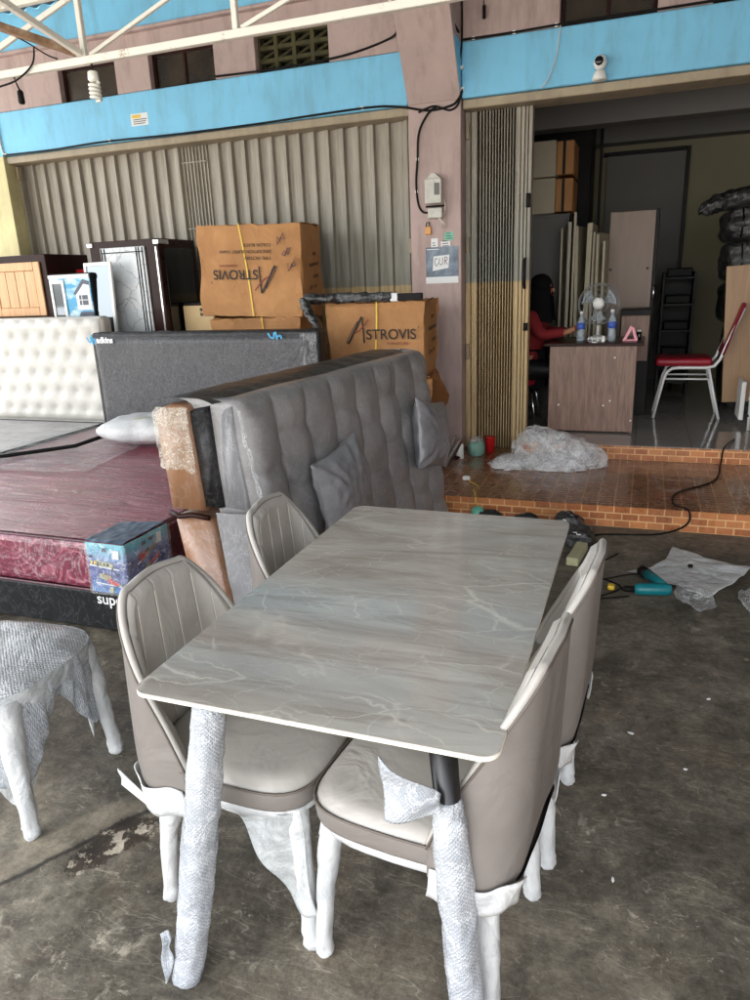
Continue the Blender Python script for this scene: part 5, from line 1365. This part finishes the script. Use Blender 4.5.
skin_mesh('trousers', [(-1.06, 6.60, .72, (.14, .17)), (-1.02, 6.51, .73, .10), (-.62, 6.52, .72, .072), (-.64, 6.52, .36, .055), (-1.02, 6.69, .73, .10), (-.62, 6.72, .72, .072), (-.64, 6.72, .36, .055)], [(0,1), (1,2), (2,3), (0,4), (4,5), (5,6)], 'black', pr2, 2)
t = tag(MB().box(-.525, -.455, 6.45, 6.50, 1.13, 1.14, .003, 1, Matrix.Translation((0,0,0))).build('phone', 'black_gloss'), 'black mobile phone held in the seated person\'s hands', 'phone')
t = thing('stool', 'stool with thin chrome legs under the seated person', 'stool', (-1.03, 6.6, .25))
m = MB(); m.lathe([(.17, 0), (.18, .02), (.175, .05), (.05, .06)], 28, (-1.03, 6.60, .585)); m.build('seat', 'red_vinyl', t, smooth=True)
for sx_, sy in ((-1, -1), (1, -1), (-1, 1), (1, 1)):
    m = MB(); m.tube([(-1.03+sx_*.12, 6.60+sy*.12, .585), (-1.03+sx_*.175, 6.60+sy*.175, .25)], .011, 8); m.build('leg', 'chrome', t, smooth=True)

# red banquet chair facing the desk
t = thing('banquet_chair', 'banquet chair with a red padded seat and pale tubular frame on the grey tiles', 'chair', (.36, 7.07, .25))
for y in (6.90, 7.24):
    m = MB(); m.tube([(.135, y, .25), (.20, y, .60), (.225, y, .665), (.265, y, .695), (.32, y, .70), (.545, y, .70), (.60, y, .715), (.64, y, .77), (.70, y, .95), (.79, y, 1.20)], .0135, 10); m.build('side_frame', 'pale_tube', t, smooth=True)
    m = MB(); m.tube([(.56, y, .69), (.63, y, .42), (.675, y, .25)], .0125, 10); m.build('leg', 'pale_tube', t, smooth=True)
m = MB(); m.tube([(.21, 6.91, .60), (.59, 6.91, .60)], .008, 8); m.tube([(.59, 6.9, .60), (.59, 7.24, .60)], .008, 8); m.tube([(.21, 7.23, .60), (.59, 7.23, .60)], .008, 8); m.build('stretcher', 'pale_tube', t, smooth=True)
m = MB(); m.box(.12, .585, 6.87, 7.27, .715, .785, .03, 4); m.build('seat', 'red_vinyl', t, smooth=True)
m = MB(); m.box(-.012, .014, -.185, .185, 0, .46, .02, 3, Matrix.Translation((.655, 7.07, .80)) @ Matrix.Rotation(.30, 4, 'Y')); m.build('backrest', 'red_vinyl', t, smooth=True)

# stored boards, boxes and racks
for i in range(2):
    t = thing('storage_cupboard', ('upper of two pale cupboards stacked left of the doorway, with orange carton sides', 'lower of two pale cupboards stacked left of the doorway, with orange carton sides')[i], 'cupboard', (-.97, 7.5, 2.4-.3*i))
    z0 = 2.40-.32*i
    m = MB(); m.box(-1.3, -.86, 7.40, 7.9, z0, z0+.31, .005, 1); m.build('front', 'pale_cab', t)
    m = MB(); m.box(-.858, -.70, 7.42, 7.9, z0+.01, z0+.30, .008, 1); s_ = m.build('carton_side', 'card', t)
    m = MB(); m.box(-.80, -.775, 7.412, 7.4195, z0+.01, z0+.30); m.build('tape', 'black', s_)
t = thing('black_cupboard', 'tall black cupboard in the dark corner behind the pale cupboards', 'cupboard', (-1.1, 8.4, .25))
m = MB(); m.box(-1.58, -.60, 8.15, 8.7, .25, 3.05, .006, 1); m.build('body', 'cable', t)
for x0, x1 in ((-1.56, -1.10), (-1.09, -.62)):
    m = MB(); m.box(x0, x1, 8.13, 8.148, .3, 3.0, .004, 1); m.build('door', 'cable', t)
t = thing('grey_cupboard', 'tall dark grey cupboard behind the seated person carrying the two pale cupboards', 'cupboard', (-1.1, 7.6, .25))
m = MB(); m.box(-1.4, -.72, 7.42, 8.0, .25, 2.075, .006, 1); m.build('body', 'grey_wall', t)
m = MB(); m.box(-1.38, -.74, 7.40, 7.418, .3, 2.05, .004, 1); m.build('door', 'grey_wall', t)
rr = random.Random(5)
bl = ['pale board leaning first from the left behind the fan', 'pale board leaning second from the left behind the fan', 'tallest pale board of the leaning row behind the fan', 'pale board fourth from the left in the leaning row', 'wide grey board in the middle of the leaning row', 'pale board just right of the widest one in the leaning row', 'dull board second from the right of the leaning row', 'rightmost dull board of the leaning row behind the fan']
for i, (x, w_, h_) in enumerate(((-.76, .018, 1.93), (-.705, .03, 1.98), (-.655, .022, 2.06), (-.605, .03, 1.94), (-.545, .045, 1.96), (-.49, .02, 1.88), (-.44, .025, 1.86), (-.385, .022, 1.8))):
    q = Matrix.Translation((x, 7.12, .25)) @ Matrix.Rotation(rr.uniform(-.02, .01), 4, 'Y') @ Matrix.Rotation(rr.uniform(-.25, .1), 4, 'Z')
    t = tag(MB().box(0, w_, 0, .55, 0, h_-.25, .003, 1, q).build('board', 'board_edge'), bl[i], 'board', 'boards leaning upright behind the desk')
t = thing('wooden_door', 'beige brown door panel standing upright behind the desk', 'door', (-.14, 7.55, .25))
m = MB(); m.box(-.355, .045, 7.5, 7.54, .25, 2.06, .003, 1); m.build('panel', 'panel_wood', t)
m = MB(); m.box(.047, .075, 7.48, 7.54, .25, 2.07, .003, 1); m.build('edge_frame', 'black', t)
m = MB(); m.tube([(.065, 7.47, 1.40), (.068, 7.45, 1.38), (.068, 7.45, 1.28), (.065, 7.47, 1.26)], .007, 6); m.build('handle', 'chrome', t, smooth=True)
m = MB(); [m.lathe([(.012, 0), (.012, .004)], 10, (0,0,0), Matrix.Translation((x, 7.5, 1.55)) @ Matrix.Rotation(PI/2, 4, 'X')) for x in (-.33, .0)]; m.build('screw_cap', 'dark_brown', t)
t = thing('side_cabinet', 'low dark cabinet with a wooden front right behind the desk', 'cabinet', (-.1, 7.3, .25))
m = MB(); m.box(-.2, .06, 7.0, 7.4, .25, 1.2, .004, 1); m.build('body', 'black', t)
m = MB(); m.box(-.19, .05, 6.985, 6.999, .75, 1.15, .003, 1); m.build('door', 'desk_wood', t)
t = thing('shelf_rack', 'black shelf rack with trays standing by the rear wall', 'shelf rack', (.33, 8.5, .25))
for x in (.16, .46):
    m = MB(); m.box(x, x+.025, 8.4, 8.8, .25, 1.50, .003, 1); m.build('side_panel', 'black', t)
for k in range(5):
    m = MB(); m.box(.186, .459, 8.4, 8.8, .35+.27*k, .372+.27*k, .002, 1); m.build('shelf', 'black', t)
    m = MB(); m.box(.20, .44, 8.392, 8.6, .374+.27*k, .46+.27*k, .01, 1); m.build('tray', 'cable', t)
m = MB(); m.box(.18, .46, 8.79, 8.8, .3, 1.5); m.build('back_panel', 'black', t)
# right hand side: wrapped goods
for i, (z0, z1, x0, dx, lb) in enumerate(((.25, 1.02, .72, .0, 'lowest black wrapped bundle of the tall stack at the right edge'), (1.03, 1.40, .66, .0, 'second black wrapped bundle from the bottom of the right stack'), (1.41, 1.74, .64, .0, 'third black wrapped bundle from the bottom of the right stack'), (1.75, 2.03, .62, .0, 'fourth black wrapped bundle, just under the protruding roll'))):
    t = thing('wrapped_bundle', lb, 'bundle', (1.1, 7.6, z0), group='black plastic wrapped bundles stacked at the right edge')
    def bf(u, v, z0=z0, z1=z1, x0=x0):
        a = u*2*PI; x, y = seat_plan(a, (1.6-x0)/2, .42, 6); k = 1-.10*abs(v*2-1)**5
        return ((1.6+x0)/2+x*k+.03*nz(a*4, v*5, z0*7), 7.72+y*k+.03*nz(a*6, v*6, z0*5), z0+(z1-z0)*v)
    b = MB(); g = b.grid(bf, 90, 16, True)
    b.bm.faces.new([r[0] for r in g][::-1]); b.bm.faces.new([r[-1] for r in g])
    b.build('bundle', 'black_wrap', t, smooth=True)
    m = MB(); m.tube([(x0+.12, 7.27, z0+.02), (x0+.13, 7.265, (z0+z1)/2), (x0+.12, 7.27, z1-.02)], .008, 6); m.build('tape', 'black_gloss', t, smooth=True)
t = thing('wrapped_roll', 'shiny black plastic wrapped roll lying on top of the right stack', 'roll', (.9, 7.5, 2.1))
w = wrapped_tube([(.40, 7.45, 2.02), (.50, 7.46, 2.06), (.7, 7.5, 2.11), (1.1, 7.55, 2.13), (1.5, 7.6, 2.13)], [.03, .075, .085, .085, .08], 2, 30, 60, .022); w.build('roll', 'black_wrap', t, smooth=True)
t = tag(MB().box(0, .5, 0, .03, 0, 1.16, .003, 1, Matrix.Translation((.70, 7.02, .38)) @ Matrix.Rotation(-.06, 4, 'Y')).build('plywood_board', 'ply'), 'tan plywood board propped in front of the black wrapped stack', 'board')
t = thing('wire_rack', 'white and black wire rack cut by the right edge of the doorway view', 'rack', (1.0, 6.6, .25))
for x in (.86, 1.25):
    m = MB(); m.tube([(x, 6.45, .25), (x-.02, 6.45, 1.30)], .012, 8); m.build('post', 'white_pl', t, smooth=True)
for k in range(7):
    m = MB()
    z = .36+.14*k; m.box(.84, 1.25, 6.44, 6.46, z, z+.02, .002, 1)
    for j in range(8): m.box(.86+.05*j, .87+.05*j, 6.44, 6.455, z+.0205, z+.10)
    m.build('basket', 'white_pl' if k % 2 else 'cable', t)
t = tag(MB().box(.80, .835, 6.62, 6.9, .30, .62, .004, 1).build('white_box', 'white_pl'), 'narrow white box standing beside the wire rack', 'box')

# ------------------------------------------------------------------ things on the porch
t = thing('film_heap', 'big crumpled heap of clear plastic film on the brown porch tiles', 'plastic heap', (-.65, 5.5, .137))
def ridged(x, y, z): return 1-2*abs(nz(x, y, z))
def crumple(cx, cy, z0, sx, sy, h, rot, sd, name='film_fold', mat='film_heap'):
    c_, s_ = math.cos(rot), math.sin(rot)
    def fn(u, v):
        p = (u-.5)*2; q = (v-.5)*2
        edge = 1+.16*nz(p*2+sd, q*2, 4); r2 = min(1., p*p*.5+q*q*.5)
        x = p*sx*edge; y = q*sy*edge
        X = x+.05*nz(p*3+sd, q*3, 1)+.008*nz(p*8, q*8+sd, 2); Y = y+.05*nz(p*3, q*3+sd, 6)+.008*nz(p*8+sd, q*8, 9)
        z = h*(1-r2)**.9*(.8+.5*nz(p*1.5+sd, q*1.5, 0))+.045*ridged(p*1.6+sd, q*1.6, 2)*(1.1-r2)+.007*ridged(p*3+sd, q*2.4, 5)
        return (cx+X*c_-Y*s_, cy+X*s_+Y*c_, max(.142, z0+z-.02))
    m = MB(); m.grid(fn, 90, 90); return m.build(name, mat, t, smooth=True)
for k, a in enumerate(((-.40, 5.50, .14, .19, .17, .07, .6), (-.70, 5.36, .14, .33, .13, .03, .1), (-.88, 5.38, .14, .16, .11, .04, .4))):
    crumple(*a, sd=k*3.7+.5)
def puff(cx, cy, cz, rx, ry, rz_, sd):
    def fn(u, v):
        a = u*2*PI; b = v*PI*.62
        d = Vector((math.sin(b)*math.cos(a), math.sin(b)*math.sin(a), math.cos(b)))
        k = 1+.16*nz(d.x*1.3+sd, d.y*1.3, d.z*1.3)+.11*ridged(d.x*1.5+sd, d.y*1.5, d.z*1.5+3)+.05*ridged(d.x*3.4+sd, d.y*3.4+2, d.z*3.4)+.015*nz(d.x*9, d.y*9+sd, d.z*9)
        return (cx+rx*d.x*k, cy+ry*d.y*k, max(.141, cz+rz_*d.z*k))
    m = MB(); m.grid(fn, 110, 50, True); return m.build('film_fold', 'film_heap', t, smooth=True)
puff(-.70, 5.58, .22, .20, .15, .17, 1.3); puff(-.52, 5.55, .20, .20, .16, .15, 4.1); puff(-.38, 5.52, .17, .17, .15, .12, 7.7); puff(-.80, 5.38, .15, .24, .13, .07, 9.2); puff(-.56, 5.38, .15, .24, .13, .09, 12.5)
t = thing('red_cup', 'red plastic cup at the foot of the folded shutter', 'cup', (-1.12, 5.84, .137))
m = MB(); m.lathe([(.03, 0), (.036, .004), (.044, .13), (.046, .134), (.042, .134), (.034, .01)], 24, (-1.13, 5.76, .138)); m.build('cup', 'red', t, smooth=True)
m = MB(); m.lathe([(.047, .126), (.049, .13), (.047, .136), (.044, .134)], 24, (-1.13, 5.76, .138)); m.build('rim', 'red', t, smooth=True)
t = thing('jade_tub', 'round green tub knotted in a clear bag beside the red cup', 'tub', (-1.22, 5.66, .137))
m = MB(); m.lathe([(.05, 0), (.062, .01), (.068, .06), (.06, .10), (.03, .11)], 28, (-1.225, 5.66, .138)); m.build('tub', 'jade', t, smooth=True)
m = MB(); m.grid(lambda u, v: (-1.225+(.073-.05*max(0, v-.6))*math.cos(u*2*PI)*(1+.1*nz(u*20, v*6, 1)), 5.66+(.073-.05*max(0, v-.6))*math.sin(u*2*PI)*(1+.1*nz(u*20, v*6, 1)), .141+.145*v), 36, 14, True); m.build('bag', 'film', t, smooth=True)
t = thing('glue_bottle', 'small white bottle with a red cap beside the crumpled carton', 'bottle', (-1.32, 5.55, .137))
m = MB(); m.lathe([(.026, 0), (.03, .006), (.03, .11), (.022, .125)], 22, (-1.325, 5.52, .138)); m.build('body', 'white_pl', t, smooth=True)
m = MB(); m.lathe([(.024, 0), (.024, .028), (.018, .036), (.006, .038)], 22, (-1.325, 5.52, .262)); m.build('cap', 'red', t, smooth=True)
t = thing('sandals', 'pair of brown sandals propped against the sofa bed on the porch edge', 'sandals', (-1.35, 5.2, .137))
for k, (x, y, a) in enumerate(((-1.35, 5.28, .4), (-1.30, 5.22, .5))):
    q = Matrix.Translation((x, y, .26)) @ Matrix.Rotation(a, 4, 'Y') @ Matrix.Rotation(PI/2, 4, 'Y') @ Matrix.Rotation(.2*k, 4, 'X')
    b = MB(); b.prism([(p[0]*.13, p[1]*.045*(1-.15*(p[0] < 0))) for p in [(math.cos(j*PI/12), math.sin(j*PI/12)) for j in range(24)]], 'z', -.01, .01, .003)
    bmesh.ops.transform(b.bm, matrix=q, verts=b.bm.verts); s_ = b.build('sole', 'lea_pipe', t)
    b = MB(); b.tube([(.05, -.04, .01), (.03, -.02, .05), (.02, .02, .05), (.04, .04, .01)], .009, 6); bmesh.ops.transform(b.bm, matrix=q, verts=b.bm.verts); b.build('strap', 'dark_brown', s_, smooth=True)
t = thing('plug', 'white plug with a thin yellow wire lying on the porch edge', 'plug', (-1.15, 4.85, .137))
m = MB(); m.box(-1.155, -1.10, 4.87, 4.91, .14, .17, .008, 2); m.build('plug', 'white_pl', t)
m = MB(); m.tube([(-1.12, 4.87, .15), (-1.06, 4.80, .146), (-1.0, 4.72, .15), (-1.02, 4.62, .15), (-.985, 4.52, .16), (-.97, 4.485, .12), (-.955, 4.46, .08)], .0035, 6); m.build('wire', 'yellow', t, smooth=True)
t = thing('tape_roll', 'round jade green roll hanging from the yellow wire against the brick riser', 'roll', (-.95, 4.45, .0))
m = MB(); m.lathe([(.012, -.022), (.04, -.02), (.045, 0), (.04, .02), (.012, .022)], 24, (0,0,0), Matrix.Translation((-.95, 4.44, .05)) @ Matrix.Rotation(1.2, 4, 'X')); m.build('roll', 'jade', t, smooth=True)
cable([(.72, 6.05, .256), (.62, 5.72, .26), (.60, 5.66, .15), (.52, 5.2, .144), (.28, 4.86, .144), (.25, 4.6, .145), (.33, 4.492, .142), (.32, 4.48, .05), (.15, 4.40, .006), (-.2, 4.30, .006), (-.25, 4.05, .006)], .006, 'cable', 'black power cord running out of the shop and down over the brick step')

# ------------------------------------------------------------------ things on the concrete floor
dr = thing('power_drill', 'teal and black cordless drill lying on the concrete', 'drill', (.09, 3.5, 0))
q = Matrix.Translation((.05, 3.48, .036)) @ Matrix.Rotation(.22, 4, 'Z')
m = MB(); m.lathe([(.016, -.01), (.026, 0), (.030, .02), (.030, .15), (.024, .165), (.008, .17)], 20, (0,0,0), q @ Matrix.Rotation(PI/2, 4, 'Y')); b_ = m.build('body', 'teal', dr, smooth=True)
m = MB(); m.lathe([(.006, -.06), (.010, -.05), (.016, -.04), (.017, 0)], 16, (0,0,0), q @ Matrix.Translation((-.01, 0, 0)) @ Matrix.Rotation(PI/2, 4, 'Y')); m.build('chuck', 'cable', dr, smooth=True)
m = MB(); m.tube([q @ Vector((.14, .0, .0)), q @ Vector((.12, .07, .012)), q @ Vector((.085, .15, .018))], [.028, .024, .027], 14); m.build('grip', 'teal', dr, smooth=True)
m = MB(); m.tube([q @ Vector((.085, .15, .018)), q @ Vector((.065, .195, .02))], [.03, .026], 10); m.build('battery', 'cable', dr, smooth=True)
def sheet(outline, label, name, cat, mat, amp=.02, z0=.006, seed=0., n=26):
    cx_ = sum(p[0] for p in outline)/len(outline); cy_ = sum(p[1] for p in outline)/len(outline)
    k = len(outline)
    def fn(u, v):
        f = u*k; i = int(f) % k; t = f-int(f); a = outline[i]; b = outline[(i+1) % k]
        x = a[0]+(b[0]-a[0])*t; y = a[1]+(b[1]-a[1])*t
        x = cx_+(x-cx_)*v; y = cy_+(y-cy_)*v
        return (x, y, z0+amp*abs(nz(x*7+seed, y*7, 0))*2+amp*.8*abs(nz(x*17+seed, y*17, 2)))
    m = MB(); m.grid(fn, k*10, n, True); o = m.build(name, mat, smooth=True, solid=.0012)
    return tag(o, label, cat)
sheet([(.0, 3.76), (.12, 3.84), (.20, 3.98), (.24, 4.2), (.38, 4.08), (.62, 3.95), (.52, 3.74), (.38, 3.52), (.25, 3.62)], 'torn white foam sheet spread on the concrete behind the drill', 'foam_sheet', 'foam sheet', 'foam', .012, .008)
sheet([(.22, 3.50), (.24, 3.60), (.36, 3.60), (.42, 3.40), (.33, 3.30), (.25, 3.36)], 'small clear bag lying in front of the white foam sheet', 'clear_bag', 'bag', 'film', .03, .012, 3.)
sheet([(.50, 3.42), (.52, 3.60), (.62, 3.70), (.74, 3.6), (.72, 3.3), (.58, 3.22)], 'crumpled clear bag on the concrete at the right edge', 'clear_bag', 'bag', 'film', .05, .012, 6.)
tag(MB().box(.30, .325, 3.80, 3.82, .045, .062, .004, 1).build('black_clip', 'cable'), 'tiny black clip lying on the white foam sheet', 'clip')
# black tool bags behind the table
t = thing('tool_bag', 'black tool bag with small white marks behind the far right table corner', 'bag', (-.33, 4.28, 0))
def blob(cx_, cy_, rx, ry, h, sd):
    def fn(u, v):
        a = u*2*PI; k = math.cos(v*PI/2)
        return (cx_+rx*k**.7*math.cos(a)*(1+.2*nz(math.cos(a)*2+sd, math.sin(a)*2, v*3)), cy_+ry*k**.7*math.sin(a)*(1+.2*nz(math.cos(a)*2+sd, math.sin(a)*2, v*3)), .004+h*math.sin(v*PI/2)*(1+.2*nz(a, v*5, sd)))
    b = MB(); b.grid(fn, 48, 18, True); return b
blob(-.36, 4.30, .12, .09, .13, 1).build('bag', 'black_wrap', t, smooth=True)
blob(-.29, 4.16, .11, .08, .10, 5).build('flap', 'black_wrap', t, smooth=True)
m = MB()
m.tube([(-.40, 4.215, .115), (-.385, 4.205, .11), (-.375, 4.21, .125), (-.36, 4.205, .118)], .004, 5); m.tube([(-.31, 4.10, .085), (-.29, 4.09, .09), (-.285, 4.095, .075), (-.265, 4.09, .08)], .004, 5)
m.build('white_mark', 'white_pl', t, smooth=True)
for i, (x, y, lb) in enumerate(((-.62, 4.40, 'small black rag against the brick riser behind the middle of the table'), (-.86, 4.42, 'black bag against the brick riser beside the jade roll'), (-1.16, 4.30, 'dark bag on the floor by the foot of the tufted sofa bed'))):
    o = blob(x, y, .09, .045, .075, 9+i*3).build('cloth_bag', 'black_fab', None, smooth=True); tag(o, lb, 'bag')
t = thing('sealant_case', 'pale yellow-green plastic case on the floor behind the right chairs', 'case', (-.25, 3.9, 0))
q = Matrix.Translation((-.265, 3.93, 0)) @ Matrix.Rotation(-.12, 4, 'Z')
m = MB(); m.box(-.032, .032, -.10, .12, .003, .05, .006, 2, q); m.build('case', 'soap', t); m = MB(); m.box(-.034, .034, -.155, -.102, .003, .052, .008, 2, q); m.build('cap', 'soap', t)
cable([(-.05, 4.02, .008), (-.18, 3.72, .008), (-.02, 3.55, .008), (-.14, 3.38, .008), (.02, 3.42, .02)], .004, 'cable', 'thin dark cord snaking on the floor to the drill')
cable([(-.12, 3.62, .008), (.02, 3.70, .02), (.12, 3.72, .03)], .004, 'cable', 'short dark cord under the edge of the white foam sheet')
tag(MB().box(-.085, -.05, 3.50, 3.54, .004, .03, .008, 2).build('yellow_plug', 'yellow'), 'small yellow plug end lying on the floor left of the drill', 'plug')
rr = random.Random(11)
spots = [(-.02, 1.95), (.05, 2.3), (.32, 2.6), (.22, 2.15), (.02, 1.62)]
lb = ['beside the far right chair leg', 'between the right chairs and the doorway side', 'near the right edge, farthest out on bare concrete', 'near the right edge in the middle distance', 'on the open floor near the nearest right chair', 'well behind the right chairs', 'in the middle of the open floor', 'in front of the crumpled clear bag']
for (x, y), l_ in zip(spots, lb):
    s = rr.uniform(.006, .013)
    m = MB(); q = Matrix.Translation((x, y, .001)) @ Matrix.Rotation(rr.uniform(0, 6), 4, 'Z')
    s *= .55; m.prism([(-s*1.6, -s*.4), (0, -s*.7), (s*1.5, 0), (s*.3, s*.6), (-s, s*.5)], 'z', .001, .005, 0); bmesh.ops.transform(m.bm, matrix=q, verts=m.bm.verts)
    tag(m.build('litter_scrap', 'paper'), 'tiny white scrap '+l_, 'scrap', 'white scraps on the concrete')
